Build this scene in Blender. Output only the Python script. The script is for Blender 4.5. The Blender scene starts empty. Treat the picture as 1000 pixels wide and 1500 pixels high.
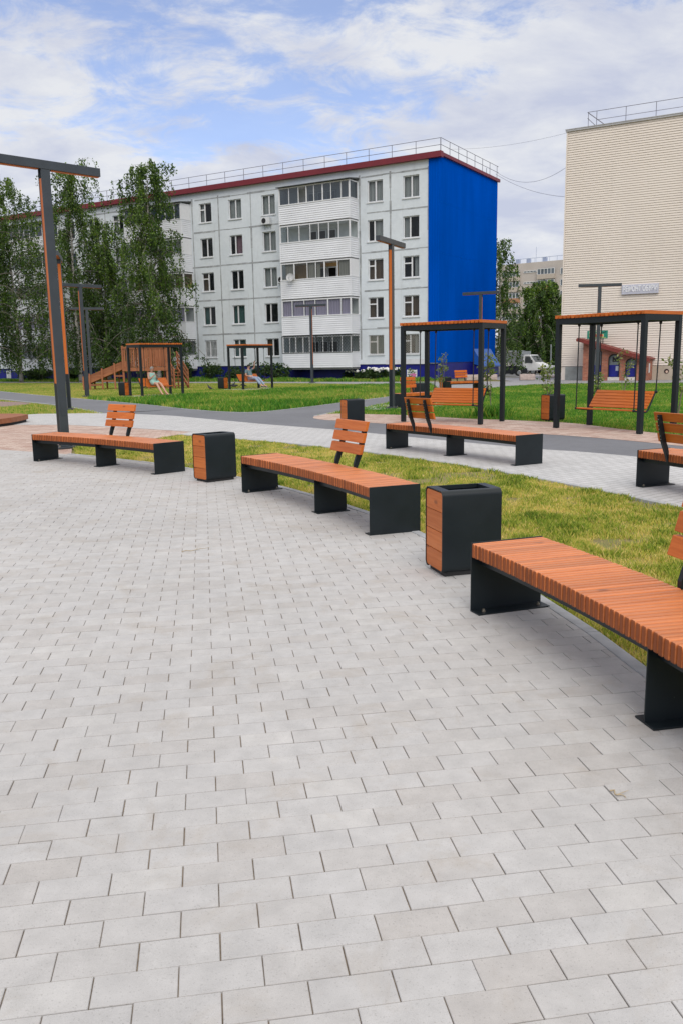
import bpy, bmesh, math, random
import numpy as np
from mathutils import Vector, Matrix

S = bpy.context.scene
COL = S.collection
RAD = math.radians
PI = math.pi

# ------------------------------------------------------------------ camera
F_PX, PITCH, ROLL, EYE = 1241.0, RAD(10.3), RAD(-0.947), 1.6
_f = Vector((0, math.cos(PITCH), -math.sin(PITCH)))
_u0 = Vector((0, math.sin(PITCH), math.cos(PITCH)))
_r0 = Vector((1, 0, 0))
_r = _r0 * math.cos(ROLL) + _u0 * math.sin(ROLL)
_u = -_r0 * math.sin(ROLL) + _u0 * math.cos(ROLL)
cam_d = bpy.data.cameras.new('camera')
cam = bpy.data.objects.new('camera', cam_d)
COL.objects.link(cam)
_m = Matrix((_r, _u, -_f)).transposed().to_4x4()
_m.translation = Vector((0, 0, EYE))
cam.matrix_world = _m
cam_d.sensor_fit = 'HORIZONTAL'
cam_d.sensor_width = 24.0
cam_d.lens = F_PX / 1000.0 * 24.0
cam_d.clip_start = 0.05
cam_d.clip_end = 6000
S.camera = cam

# ------------------------------------------------------------------ world, sun, exposure
SUN_EL, SUN_AZ = RAD(42), RAD(168)      # azimuth measured from +Y towards +X
W = bpy.data.worlds.new("World")
S.world = W
W.use_nodes = True
wn, wl = W.node_tree.nodes, W.node_tree.links
wn.clear()
wout = wn.new('ShaderNodeOutputWorld')
sky = wn.new('ShaderNodeTexSky')
sky.sky_type = 'NISHITA'
sky.sun_disc = False
sky.sun_elevation = SUN_EL
sky.sun_rotation = SUN_AZ
sky.air_density = 1.0
sky.dust_density = 0.4
sky.ozone_density = 4.0
bg = wn.new('ShaderNodeBackground')
bg.inputs['Strength'].default_value = 0.15
skm = wn.new('ShaderNodeMix'); skm.data_type = 'RGBA'; skm.blend_type = 'MULTIPLY'; skm.inputs[0].default_value = 1.0
skm.inputs[7].default_value = (1.12, 0.94, 0.96, 1)
wl.new(sky.outputs[0], skm.inputs[6])
wl.new(skm.outputs[2], bg.inputs['Color'])
tc = wn.new('ShaderNodeTexCoord')
sep = wn.new('ShaderNodeSeparateXYZ')
wl.new(tc.outputs['Generated'], sep.inputs[0])
def wmath(op, a, b=None, clamp=False):
    n = wn.new('ShaderNodeMath'); n.operation = op; n.use_clamp = clamp
    for i, x in enumerate((a, b)):
        if x is None: continue
        if isinstance(x, (int, float)): n.inputs[i].default_value = x
        else: wl.new(x, n.inputs[i])
    return n.outputs[0]
zc = wmath('ADD', wmath('MAXIMUM', sep.outputs['Z'], 0.0), 0.22)
comb = wn.new('ShaderNodeCombineXYZ')
wl.new(wmath('DIVIDE', sep.outputs['X'], zc), comb.inputs[0])
wl.new(wmath('MULTIPLY', wmath('DIVIDE', sep.outputs['Y'], zc), 1.15), comb.inputs[1])
def wnoise(scale, detail, rough, dist=0.0, off=(0, 0, 0)):
    mp = wn.new('ShaderNodeMapping'); mp.inputs['Location'].default_value = off
    wl.new(comb.outputs[0], mp.inputs['Vector'])
    n = wn.new('ShaderNodeTexNoise')
    n.inputs['Scale'].default_value = scale; n.inputs['Detail'].default_value = detail
    n.inputs['Roughness'].default_value = rough; n.inputs['Distortion'].default_value = dist
    wl.new(mp.outputs[0], n.inputs['Vector'])
    return n.outputs['Fac']
CLOUD_OFF = (14.55, 7.75, 0.0)
n1 = wnoise(1.15, 9, 0.60, 0.35, CLOUD_OFF)
n2 = wnoise(6.0, 9, 0.66, 0.5, (1.7, 5.2, 0))
n3 = wnoise(2.6, 8, 0.6, 0.3, (7.7, 2.2, 0))
# cloud cover rises towards the horizon
cov = wmath('ADD', wmath('ADD', n1, wmath('MULTIPLY', n2, 0.56)), wmath('MULTIPLY', wmath('SUBTRACT', 0.37, sep.outputs['Z']), 1.05))
cov = wmath('ADD', cov, wmath('MULTIPLY', wmath('MAXIMUM', wmath('SUBTRACT', sep.outputs['Z'], 0.40), 0.0), 2.6))
ramp = wn.new('ShaderNodeValToRGB')
ramp.color_ramp.elements[0].position = 0.73
ramp.color_ramp.elements[1].position = 0.90
ramp.color_ramp.interpolation = 'EASE'
wl.new(cov, ramp.inputs[0])
cr = wn.new('ShaderNodeValToRGB')
cr.color_ramp.elements[0].position = 0.36; cr.color_ramp.elements[0].color = (0.69, 0.735, 0.90, 1)
cr.color_ramp.elements[1].position = 0.60; cr.color_ramp.elements[1].color = (0.98, 0.995, 1.03, 1)
wl.new(n3, cr.inputs[0])
bg2 = wn.new('ShaderNodeBackground')
bg2.inputs['Strength'].default_value = 0.72
# an overcast sky is brighter and more neutral towards the zenith
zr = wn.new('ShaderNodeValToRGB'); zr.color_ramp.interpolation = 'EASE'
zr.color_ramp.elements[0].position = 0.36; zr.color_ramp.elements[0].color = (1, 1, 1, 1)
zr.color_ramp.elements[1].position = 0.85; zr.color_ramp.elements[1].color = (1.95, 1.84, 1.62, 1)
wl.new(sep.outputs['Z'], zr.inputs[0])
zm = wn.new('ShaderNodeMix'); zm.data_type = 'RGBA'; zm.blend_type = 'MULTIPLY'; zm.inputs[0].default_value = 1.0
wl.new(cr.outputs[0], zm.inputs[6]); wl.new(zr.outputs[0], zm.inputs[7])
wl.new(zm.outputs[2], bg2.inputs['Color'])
mix = wn.new('ShaderNodeMixShader')
wl.new(wmath('ADD', wmath('MULTIPLY', ramp.outputs[0], 0.82), 0.14), mix.inputs[0])
wl.new(bg.outputs[0], mix.inputs[1]); wl.new(bg2.outputs[0], mix.inputs[2])
wl.new(mix.outputs[0], wout.inputs['Surface'])

sd = bpy.data.lights.new('sun', 'SUN')
sd.energy = 1.5
sd.angle = RAD(40)
sd.color = (1.0, 0.93, 0.83)
sun = bpy.data.objects.new('sun', sd)
COL.objects.link(sun)
_sdir = Vector((math.sin(SUN_AZ) * math.cos(SUN_EL), math.cos(SUN_AZ) * math.cos(SUN_EL), math.sin(SUN_EL)))
sun.rotation_euler = _sdir.to_track_quat('Z', 'Y').to_euler()
sun.location = (0, 0, 60)

S.view_settings.view_transform = 'Standard'
S.view_settings.look = 'None'
S.view_settings.exposure = 0.2
S.view_settings.gamma = 1.0
S.render.engine = 'CYCLES'
S.cycles.max_bounces = 6
S.cycles.transparent_max_bounces = 16
S.cycles.caustics_reflective = False
S.cycles.caustics_refractive = False

# ------------------------------------------------------------------ geometry on the ground from measured view directions
def view_ray(x, y):
    return _r * ((x - 500) / F_PX) + _u * (-(y - 750) / F_PX) + _f
def G(x, y, z=0.0):
    d = view_ray(x, y)
    p = Vector((0, 0, EYE)) + d * ((z - EYE) / d.z)
    return p
def AT(x, y, Y):
    d = view_ray(x, y)
    return Vector((0, 0, EYE)) + d * (Y / d.y)

# ------------------------------------------------------------------ mesh builder
class MB:
    def __init__(s, seed=0):
        s.v, s.f, s.t, s.m = [], [], [], []
        s.rng = random.Random(seed)
    def add(s, vs, fs, tone=None, mi=0, M=None):
        b = len(s.v)
        if tone is None: tone = s.rng.random()
        for p in vs:
            s.v.append(tuple(M @ Vector(p)) if M is not None else tuple(p))
        for f in fs:
            s.f.append(tuple(b + i for i in f)); s.t.append(tone); s.m.append(mi)
        return s
    def box(s, c, d, M=None, tone=None, mi=0, rz=0.0):
        x, y, z = c; a, b, h = d[0] / 2, d[1] / 2, d[2] / 2
        co, si = math.cos(rz), math.sin(rz)
        vs = []
        for dz in (-h, h):
            for dx, dy in ((-a, -b), (a, -b), (a, b), (-a, b)):
                vs.append((x + dx * co - dy * si, y + dx * si + dy * co, z + dz))
        return s.add(vs, [(3, 2, 1, 0), (4, 5, 6, 7), (0, 1, 5, 4), (1, 2, 6, 5), (2, 3, 7, 6), (3, 0, 4, 7)], tone, mi, M)
    def box2(s, lo, hi, **k):
        return s.box([(lo[i] + hi[i]) / 2 for i in range(3)], [abs(hi[i] - lo[i]) for i in range(3)], **k)
    def hexa(s, v8, **k):      # bottom four, top four (same winding)
        return s.add(v8, [(3, 2, 1, 0), (4, 5, 6, 7), (0, 1, 5, 4), (1, 2, 6, 5), (2, 3, 7, 6), (3, 0, 4, 7)], **k)
    def bar(s, p0, p1, w, h, up=(0, 0, 1), **k):     # rectangular bar between two points
        p0, p1 = Vector(p0), Vector(p1)
        d = (p1 - p0).normalized(); upv = Vector(up)
        if abs(d.dot(upv)) > 0.98: upv = Vector((0, 1, 0))
        sx = d.cross(upv).normalized() * (w / 2); sz = sx.cross(d).normalized() * (h / 2)
        v = [p0 - sx - sz, p0 + sx - sz, p1 + sx - sz, p1 - sx - sz, p0 - sx + sz, p0 + sx + sz, p1 + sx + sz, p1 - sx + sz]
        return s.hexa(v, **k)
    def tube(s, pts, rad, n=8, caps=True, tone=None, mi=0, M=None):
        pts = [Vector(p) for p in pts]
        if not hasattr(rad, '__len__'): rad = [rad] * len(pts)
        vs, fs = [], []
        ref = None
        for i, p in enumerate(pts):
            d = (pts[min(i + 1, len(pts) - 1)] - pts[max(i - 1, 0)]).normalized()
            if ref is None:
                ref = Vector((0, 0, 1)) if abs(d.z) < 0.9 else Vector((1, 0, 0))
            a = d.cross(ref).normalized(); b = d.cross(a).normalized()
            ref = a.cross(d)
            for k in range(n):
                t = 2 * PI * k / n
                vs.append(p + (a * math.cos(t) + b * math.sin(t)) * rad[i])
        for i in range(len(pts) - 1):
            for k in range(n):
                fs.append((i * n + k, i * n + (k + 1) % n, (i + 1) * n + (k + 1) % n, (i + 1) * n + k))
        if caps:
            fs.append(tuple(range(n))); fs.append(tuple(range((len(pts) - 1) * n, len(pts) * n))[::-1])
        return s.add(vs, fs, tone, mi, M)
    def prism(s, poly, y0, y1, axis='Y', tone=None, mi=0, M=None):
        # poly in two coordinates, extruded along axis
        n = len(poly)
        def mk(a, b, t):
            return (a, t, b) if axis == 'Y' else ((t, a, b) if axis == 'X' else (a, b, t))
        vs = [mk(a, b, y0) for a, b in poly] + [mk(a, b, y1) for a, b in poly]
        fs = [tuple(range(n)), tuple(range(n, 2 * n))[::-1]]
        for i in range(n):
            fs.append((i, i + n, (i + 1) % n + n, (i + 1) % n))
        return s.add(vs, fs, tone, mi, M)
    def lathe(s, prof, n=16, M=None, tone=None, mi=0):
        vs, fs = [], []
        for r, z in prof:
            for k in range(n):
                t = 2 * PI * k / n
                vs.append((r * math.cos(t), r * math.sin(t), z))
        for i in range(len(prof) - 1):
            for k in range(n):
                fs.append((i * n + k, i * n + (k + 1) % n, (i + 1) * n + (k + 1) % n, (i + 1) * n + k))
        fs.append(tuple(range(n))[::-1]); fs.append(tuple(range((len(prof) - 1) * n, len(prof) * n)))
        return s.add(vs, fs, tone, mi, M)
    def ellipsoid(s, c, r, n=12, m=8, M=None, tone=None, mi=0):
        vs, fs = [], []
        for i in range(m + 1):
            a = PI * i / m
            for k in range(n):
                t = 2 * PI * k / n
                vs.append((c[0] + r[0] * math.sin(a) * math.cos(t), c[1] + r[1] * math.sin(a) * math.sin(t), c[2] - r[2] * math.cos(a)))
        for i in range(m):
            for k in range(n):
                fs.append((i * n + k, i * n + (k + 1) % n, (i + 1) * n + (k + 1) % n, (i + 1) * n + k))
        return s.add(vs, fs, tone, mi, M)
    def build(s, name, mats, parent=None, smooth=False, bevel=0.0, loc=None, weld=False):
        me = bpy.data.meshes.new(name)
        me.from_pydata(s.v, [], s.f)
        bm = bmesh.new(); bm.from_mesh(me)
        if weld: bmesh.ops.remove_doubles(bm, verts=bm.verts, dist=1e-4)
        bmesh.ops.recalc_face_normals(bm, faces=bm.faces)
        bm.to_mesh(me); bm.free()
        if not isinstance(mats, (list, tuple)): mats = [mats]
        for m in mats: me.materials.append(m)
        if len(me.polygons) == len(s.t):
            a = me.attributes.new('tone', 'FLOAT', 'FACE')
            a.data.foreach_set('value', s.t)
            me.polygons.foreach_set('material_index', s.m)
        if smooth:
            me.polygons.foreach_set('use_smooth', [True] * len(me.polygons))
            if smooth == 'auto':
                try: me.set_sharp_from_angle(angle=RAD(40))
                except Exception: pass
        o = bpy.data.objects.new(name, me)
        COL.objects.link(o)
        if parent is not None: o.parent = parent
        if loc is not None: o.location = loc
        if bevel:
            b = o.modifiers.new('edge', 'BEVEL'); b.width = bevel; b.segments = 2
            b.limit_method = 'ANGLE'; b.angle_limit = RAD(50)
        return o

def np_mesh(name, verts, nper, mat, tones=None, parent=None, kind=None, smooth=False):
    """many loose polygons of nper corners each, from an (N*nper,3) array"""
    verts = np.asarray(verts, dtype=np.float32)
    n = len(verts) // nper
    me = bpy.data.meshes.new(name)
    me.vertices.add(n * nper); me.vertices.foreach_set('co', verts.ravel())
    me.loops.add(n * nper); me.loops.foreach_set('vertex_index', np.arange(n * nper, dtype=np.int32))
    me.polygons.add(n)
    me.polygons.foreach_set('loop_start', np.arange(0, n * nper, nper, dtype=np.int32))
    me.polygons.foreach_set('loop_total', np.full(n, nper, dtype=np.int32))
    if tones is not None:
        a = me.attributes.new('tone', 'FLOAT', 'FACE'); a.data.foreach_set('value', np.asarray(tones, dtype=np.float32))
    me.materials.append(mat)
    me.update(calc_edges=True)
    o = bpy.data.objects.new(name, me); COL.objects.link(o)
    if parent is not None: o.parent = parent
    if kind: o['kind'] = kind
    return o

def tag(o, label=None, cat=None, group=None, kind=None):
    if label: o['label'] = label
    if cat: o['category'] = cat
    if group: o['group'] = group
    if kind: o['kind'] = kind
    return o
def thing(name, loc, rz=0.0, label=None, cat=None, group=None):
    o = bpy.data.objects.new(name, None)
    COL.objects.link(o)
    o.empty_display_size = 0.2
    o.location = loc; o.rotation_euler = (0, 0, rz)
    return tag(o, label, cat, group)
def copy_tree(o, parent=None):
    c = o.copy(); COL.objects.link(c)
    if parent is not None:
        c.parent = parent
        c.matrix_parent_inverse = o.matrix_parent_inverse.copy()
    for ch in list(o.children): copy_tree(ch, c)
    return c
def clone(o, loc, rz, label):
    c = copy_tree(o); c.location = loc; c.rotation_euler = (0, 0, rz); c['label'] = label
    return c

# ------------------------------------------------------------------ materials
class NT:
    def __init__(s, name):
        s.m = bpy.data.materials.new(name); s.m.use_nodes = True
        s.n, s.l = s.m.node_tree.nodes, s.m.node_tree.links
        s.n.clear()
        s.out = s.n.new('ShaderNodeOutputMaterial')
        s.p = s.n.new('ShaderNodeBsdfPrincipled')
        s.l.new(s.p.outputs[0], s.out.inputs['Surface'])
    def set(s, **k):
        for a, v in k.items():
            s.p.inputs[a.replace('_', ' ')].default_value = v
        return s
    def coord(s, scale=(1, 1, 1), kind='Object', rot=(0, 0, 0), loc=(0, 0, 0)):
        t = s.n.new('ShaderNodeTexCoord'); mp = s.n.new('ShaderNodeMapping')
        mp.inputs['Scale'].default_value = scale; mp.inputs['Rotation'].default_value = rot; mp.inputs['Location'].default_value = loc
        s.l.new(t.outputs[kind], mp.inputs['Vector'])
        return mp.outputs[0]
    def noise(s, vec, scale=5, detail=4, rough=0.55, dist=0.0):
        n = s.n.new('ShaderNodeTexNoise')
        n.inputs['Scale'].default_value = scale; n.inputs['Detail'].default_value = detail
        n.inputs['Roughness'].default_value = rough; n.inputs['Distortion'].default_value = dist
        if vec is not None: s.l.new(vec, n.inputs['Vector'])
        return n.outputs['Fac']
    def ramp(s, fac, *stops):
        r = s.n.new('ShaderNodeValToRGB'); e = r.color_ramp.elements
        while len(e) < len(stops): e.new(0.5)
        for i, (p, c) in enumerate(stops):
            e[i].position = p; e[i].color = (c[0], c[1], c[2], 1) if hasattr(c, '__len__') else (c, c, c, 1)
        s.l.new(fac, r.inputs[0])
        return r.outputs[0]
    def math(s, op, a, b=None, clamp=False):
        n = s.n.new('ShaderNodeMath'); n.operation = op; n.use_clamp = clamp
        for i, x in enumerate((a, b)):
            if x is None: continue
            if isinstance(x, (int, float)): n.inputs[i].default_value = x
            else: s.l.new(x, n.inputs[i])
        return n.outputs[0]
    def mix(s, fac, a, b, mode='MIX'):
        n = s.n.new('ShaderNodeMix'); n.data_type = 'RGBA'; n.blend_type = mode
        for i, x in ((0, fac), (6, a), (7, b)):
            if isinstance(x, (int, float)): n.inputs[i].default_value = x if i == 0 else (x, x, x, 1)
            elif isinstance(x, (tuple, list)): n.inputs[i].default_value = (x[0], x[1], x[2], 1)
            else: s.l.new(x, n.inputs[i])
        return n.outputs[2]
    def tone(s):
        a = s.n.new('ShaderNodeAttribute'); a.attribute_name = 'tone'
        return a.outputs['Fac']
    def rnd(s):
        return s.n.new('ShaderNodeObjectInfo').outputs['Random']
    def col(s, c): s.l.new(c, s.p.inputs['Base Color']); return s
    def rough(s, c): s.l.new(c, s.p.inputs['Roughness']); return s
    def bump(s, h, strength=0.3, dist=0.01):
        b = s.n.new('ShaderNodeBump'); b.inputs['Strength'].default_value = strength; b.inputs['Distance'].default_value = dist
        s.l.new(h, b.inputs['Height']); s.l.new(b.outputs[0], s.p.inputs['Normal']); return s

def flat(name, c, rough=0.5, metal=0.0, var=0.12, nscale=6.0, spec=0.5):
    t = NT(name); t.set(Roughness=rough, Metallic=metal)
    t.p.inputs['Specular IOR Level'].default_value = spec
    v = t.coord()
    n = t.noise(v, nscale, 5)
    a = tuple(x * (1 - var) for x in c); b = tuple(min(1, x * (1 + var)) for x in c)
    t.col(t.ramp(n, (0.3, a), (0.7, b)))
    return t.m

def wood(name, axis, dark, mid, light, rough=0.42, k=1.0, coat=0.06):
    """oiled orange timber, grain running along the local axis, every plank with its own tone"""
    t = NT(name)
    sc = [14 * k, 14 * k, 14 * k]; sc['XYZ'.index(axis)] = 0.9 * k
    tone = t.tone()
    v = t.coord(tuple(sc))
    off = t.n.new('ShaderNodeVectorMath'); off.operation = 'ADD'
    cmb = t.n.new('ShaderNodeCombineXYZ')
    for i in range(3): t.l.new(t.math('MULTIPLY', tone, 37.0), cmb.inputs[i])
    t.l.new(v, off.inputs[0]); t.l.new(cmb.outputs[0], off.inputs[1])
    vv = off.outputs[0]
    n = t.noise(vv, 1.6, 7, 0.62, 1.2)
    fine = t.noise(vv, 9.0, 3, 0.6)
    c = t.ramp(n, (0.28, dark), (0.5, mid), (0.74, light))
    c = t.mix(0.22, c, t.ramp(fine, (0.35, dark), (0.65, light)))
    br = t.ramp(tone, (0.0, 0.80), (1.0, 1.12))
    c = t.mix(1.0, c, br, 'MULTIPLY')
    # small dark knots
    sk = [5.0, 5.0, 5.0]; sk['XYZ'.index(axis)] = 2.2
    o2 = t.n.new('ShaderNodeVectorMath'); o2.operation = 'ADD'
    t.l.new(t.coord(tuple(sk)), o2.inputs[0]); t.l.new(cmb.outputs[0], o2.inputs[1])
    vo = t.n.new('ShaderNodeTexVoronoi'); t.l.new(o2.outputs[0], vo.inputs['Vector']); vo.inputs['Scale'].default_value = 1.1
    kn = t.ramp(vo.outputs['Distance'], (0.05, 1.0), (0.11, 0.0))
    c = t.mix(t.math('MULTIPLY', kn, 0.62), c, (dark[0] * 0.30, dark[1] * 0.28, dark[2] * 0.3))
    t.col(c)
    t.rough(t.ramp(n, (0.3, rough + 0.10), (0.7, rough - 0.06)))
    t.bump(fine, 0.15, 0.002)
    t.set(Coat_Weight=coat, Coat_Roughness=0.38); t.p.inputs['Specular IOR Level'].default_value = 0.28 if coat < 0.2 else 0.5
    return t.m

WD, WM, WL = (0.42, 0.098, 0.015), (0.55, 0.142, 0.022), (0.64, 0.185, 0.032)
M = {}
for ax in 'XYZ': M['wood' + ax] = wood('oiled timber grain ' + ax.lower(), ax, WD, WM, WL)
M['seatY'] = wood('seat timber, redder', 'Y', (0.43, 0.122, 0.033), (0.55, 0.172, 0.046), (0.64, 0.215, 0.064), 0.46, 1.0, 0.35)
M['seat_end'] = wood('slat end grain', 'Z', (0.21, 0.054, 0.014), (0.245, 0.064, 0.017), (0.275, 0.074, 0.020), 0.6, 1.4)
PD, PM_, PL_ = (0.20, 0.07, 0.03), (0.30, 0.11, 0.05), (0.38, 0.16, 0.075)
for ax in 'XYZ': M['play' + ax] = wood('playground timber ' + ax.lower(), ax, PD, PM_, PL_, 0.6, 0.6)
def dark_metal():
    t = NT('anthracite powder coat'); t.set(Roughness=0.42); t.p.inputs['Specular IOR Level'].default_value = 0.33
    v = t.coord()
    n = t.noise(v, 3.0, 6); f = t.noise(v, 220.0, 2)
    c = t.ramp(n, (0.3, (0.0066, 0.0110, 0.0140)), (0.7, (0.0100, 0.0158, 0.0198)))
    sp = t.noise(v, 60.0, 2, 0.5)
    c = t.mix(t.math('MULTIPLY', t.ramp(sp, (0.72, 0.0), (0.80, 1.0)), 0.25), c, (0.12, 0.12, 0.115))
    t.col(c); t.rough(t.ramp(n, (0.3, 0.36), (0.7, 0.50))); t.bump(f, 0.08, 0.0005)
    return t.m
M['metal'] = dark_metal()
M['pole'] = flat('grey powder coat lamp post', (0.040, 0.050, 0.060), 0.42, 0, 0.12, 4)
M['bolt'] = flat('zinc bolt', (0.30, 0.27, 0.22), 0.35, 0.8)
M['steel'] = flat('galvanised steel', (0.42, 0.44, 0.45), 0.35, 0.9)
M['rope'] = flat('black steel rod', (0.010, 0.012, 0.014), 0.45)
M['white'] = flat('white plastic', (0.66, 0.68, 0.70), 0.4, 0, 0.05)
M['upvc'] = flat('white window plastic', (0.70, 0.71, 0.73), 0.35, 0, 0.04)
M['black'] = flat('black void', (0.008, 0.009, 0.011), 0.8)
M['rubber'] = flat('black rubber', (0.012, 0.012, 0.013), 0.7)

def brick_mat():
    t = NT('grey concrete paver'); t.set(Roughness=0.82)
    tone = t.tone()
    v = t.coord()
    big = t.noise(v, 0.55, 4, 0.55); mid = t.noise(v, 9.0, 6, 0.65); fine = t.noise(v, 420.0, 3, 0.6)
    c = t.ramp(tone, (0.0, (0.435, 0.418, 0.406)), (0.35, (0.456, 0.446, 0.440)), (0.7, (0.467, 0.461, 0.460)), (1.0, (0.485, 0.476, 0.468)))
    c = t.mix(1.0, c, t.ramp(big, (0.3, 0.90), (0.7, 1.05)), 'MULTIPLY')
    c = t.mix(1.0, c, t.ramp(mid, (0.3, 0.88), (0.7, 1.07)), 'MULTIPLY')
    c = t.mix(1.0, c, t.ramp(fine, (0.25, 0.86), (0.75, 1.10)), 'MULTIPLY')
    # scattered sandy, dirty patches
    d = t.noise(v, 2.3, 6, 0.7, 0.6)
    c = t.mix(t.math('MULTIPLY', t.ramp(d, (0.54, 0.0), (0.70, 1.0)), 0.42), c, (0.33, 0.285, 0.235))
    # tiny dark pits
    p = t.noise(v, 150.0, 1, 0.5)
    c = t.mix(t.math('MULTIPLY', t.ramp(p, (0.655, 0.0), (0.70, 1.0)), 0.26), c, (0.11, 0.10, 0.09))
    t.col(c)
    t.bump(t.math('ADD', t.math('MULTIPLY', fine, 0.4), mid), 0.22, 0.002)
    return t.m
M['paver'] = brick_mat()
M['joint'] = flat('sandy joint soil', (0.23, 0.185, 0.140), 0.95, 0, 0.30, 30)
M['kerb'] = flat('concrete edging', (0.36, 0.37, 0.385), 0.85, 0, 0.16, 8)

def asphalt_mat(name, base, nrange=0.10):
    t = NT(name); t.set(Roughness=0.88)
    v = t.coord()
    big = t.noise(v, 0.35, 5, 0.6); fine = t.noise(v, 130.0, 3, 0.6); mid = t.noise(v, 4.0, 4)
    c = t.mix(1.0, tuple(base), t.ramp(big, (0.3, 1 - nrange), (0.7, 1 + nrange)), 'MULTIPLY')
    c = t.mix(1.0, c, t.ramp(fine, (0.3, 0.78), (0.7, 1.22)), 'MULTIPLY')
    c = t.mix(1.0, c, t.ramp(mid, (0.3, 0.94), (0.7, 1.05)), 'MULTIPLY')
    t.col(c); t.bump(fine, 0.3, 0.004)
    return t.m
M['asphalt'] = asphalt_mat('weathered asphalt', (0.150, 0.155, 0.172))
M['road'] = asphalt_mat('dusty yard asphalt', (0.27, 0.27, 0.28))

def bricktex(name, c1, c2, mortar, bw, rh, rot, rough=0.85):
    t = NT(name); t.set(Roughness=rough)
    v = t.coord((1, 1, 1), 'Object', (0, 0, rot))
    b = t.n.new('ShaderNodeTexBrick')
    b.inputs['Scale'].default_value = 1.0
    b.inputs['Brick Width'].default_value = bw; b.inputs['Row Height'].default_value = rh
    b.inputs['Mortar Size'].default_value = 0.0055; b.inputs['Mortar Smooth'].default_value = 0.3
    b.inputs['Color1'].default_value = (*c1, 1); b.inputs['Color2'].default_value = (*c2, 1); b.inputs['Mortar'].default_value = (*mortar, 1)
    t.l.new(v, b.inputs['Vector'])
    n = t.noise(t.coord(), 1.2, 6, 0.62); f = t.noise(t.coord(), 60, 3)
    c = t.mix(1.0, b.outputs['Color'], t.ramp(n, (0.3, 0.93), (0.7, 1.05)), 'MULTIPLY')
    c = t.mix(1.0, c, t.ramp(f, (0.3, 0.88), (0.7, 1.1)), 'MULTIPLY')
    t.col(c); t.bump(b.outputs['Fac'], -0.3, 0.004)
    return t.m
M['pale_paver'] = bricktex('pale concrete paver', (0.44, 0.44, 0.445), (0.50, 0.50, 0.505), (0.19, 0.185, 0.175), 0.222, 0.1165, RAD(-38))
M['pink_paver'] = bricktex('pink and buff paver', (0.37, 0.235, 0.19), (0.55, 0.44, 0.375), (0.26, 0.185, 0.15), 0.222, 0.1165, RAD(-9))

def ground_mat():
    t = NT('thin soil and turf'); t.set(Roughness=0.95)
    v = t.coord()
    a = t.noise(v, 0.25, 5, 0.6); b = t.noise(v, 9.0, 5, 0.65); f = t.noise(v, 60.0, 3)
    c = t.ramp(b, (0.3, (0.19, 0.145, 0.075)), (0.5, (0.20, 0.175, 0.058)), (0.7, (0.15, 0.175, 0.045)))
    c = t.mix(1.0, c, t.ramp(a, (0.3, 0.85), (0.7, 1.15)), 'MULTIPLY')
    c = t.mix(1.0, c, t.ramp(f, (0.3, 0.75), (0.7, 1.2)), 'MULTIPLY')
    t.col(c); t.bump(f, 0.5, 0.02)
    return t.m
M['ground'] = ground_mat()

def leafy(name, stops, trans=0.35, rough=0.5):
    """thin leaf or blade: diffuse with light passing through, colour from each leaf's own tone"""
    t = NT(name)
    c = t.ramp(t.tone(), *stops)
    t.col(c); t.set(Roughness=rough)
    t.p.inputs['Specular IOR Level'].default_value = 0.35
    tr = t.n.new('ShaderNodeBsdfTranslucent')
    t.l.new(t.mix(1.0, c, (1.25, 1.3, 0.7), 'MULTIPLY'), tr.inputs['Color'])
    mx = t.n.new('ShaderNodeMixShader'); mx.inputs[0].default_value = trans
    t.l.new(t.p.outputs[0], mx.inputs[1]); t.l.new(tr.outputs[0], mx.inputs[2])
    t.l.new(mx.outputs[0], t.out.inputs['Surface'])
    return t.m
M['grass'] = leafy('dry mixed turf', ((0.0, (0.80, 0.62, 0.28)), (0.18, (0.66, 0.55, 0.17)), (0.45, (0.44, 0.48, 0.085)), (0.75, (0.24, 0.35, 0.048)), (1.0, (0.10, 0.17, 0.026))), 0.4)
M['lawn'] = leafy('fresh lawn', ((0.0, (0.58, 0.48, 0.17)), (0.25, (0.37, 0.41, 0.080)), (0.6, (0.150, 0.34, 0.036)), (1.0, (0.058, 0.195, 0.022))), 0.4)
M['birch_leaf'] = leafy('birch leaf', ((0.0, (0.014, 0.036, 0.007)), (0.5, (0.050, 0.106, 0.017)), (1.0, (0.195, 0.300, 0.045))), 0.30)  # dark and bright stops also paint in the crown's shade and highlights
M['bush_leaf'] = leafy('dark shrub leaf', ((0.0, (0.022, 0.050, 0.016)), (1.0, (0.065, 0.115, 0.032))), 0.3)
M['young_leaf'] = leafy('young sapling leaf', ((0.0, (0.060, 0.120, 0.022)), (0.6, (0.130, 0.190, 0.040)), (1.0, (0.36, 0.36, 0.15))), 0.35)
M['petal'] = flat('white petal', (0.78, 0.78, 0.76), 0.6, 0, 0.05)
def birch_bark():
    t = NT('birch bark'); t.set(Roughness=0.8)
    n = t.noise(t.coord((2.5, 2.5, 9)), 1.0, 5, 0.7)
    t.col(t.ramp(n, (0.36, (0.02, 0.018, 0.016)), (0.46, (0.36, 0.35, 0.32)), (0.8, (0.55, 0.54, 0.50))))
    return t.m
M['birch_bark'] = birch_bark()
M['limb'] = flat('grey brown birch limb', (0.16, 0.145, 0.125), 0.85, 0, 0.35, 10)
M['bark'] = flat('dark bark', (0.06, 0.045, 0.033), 0.9, 0, 0.3, 12)
M['twig'] = flat('sapling bark', (0.20, 0.17, 0.13), 0.8, 0, 0.3, 30)

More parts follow.
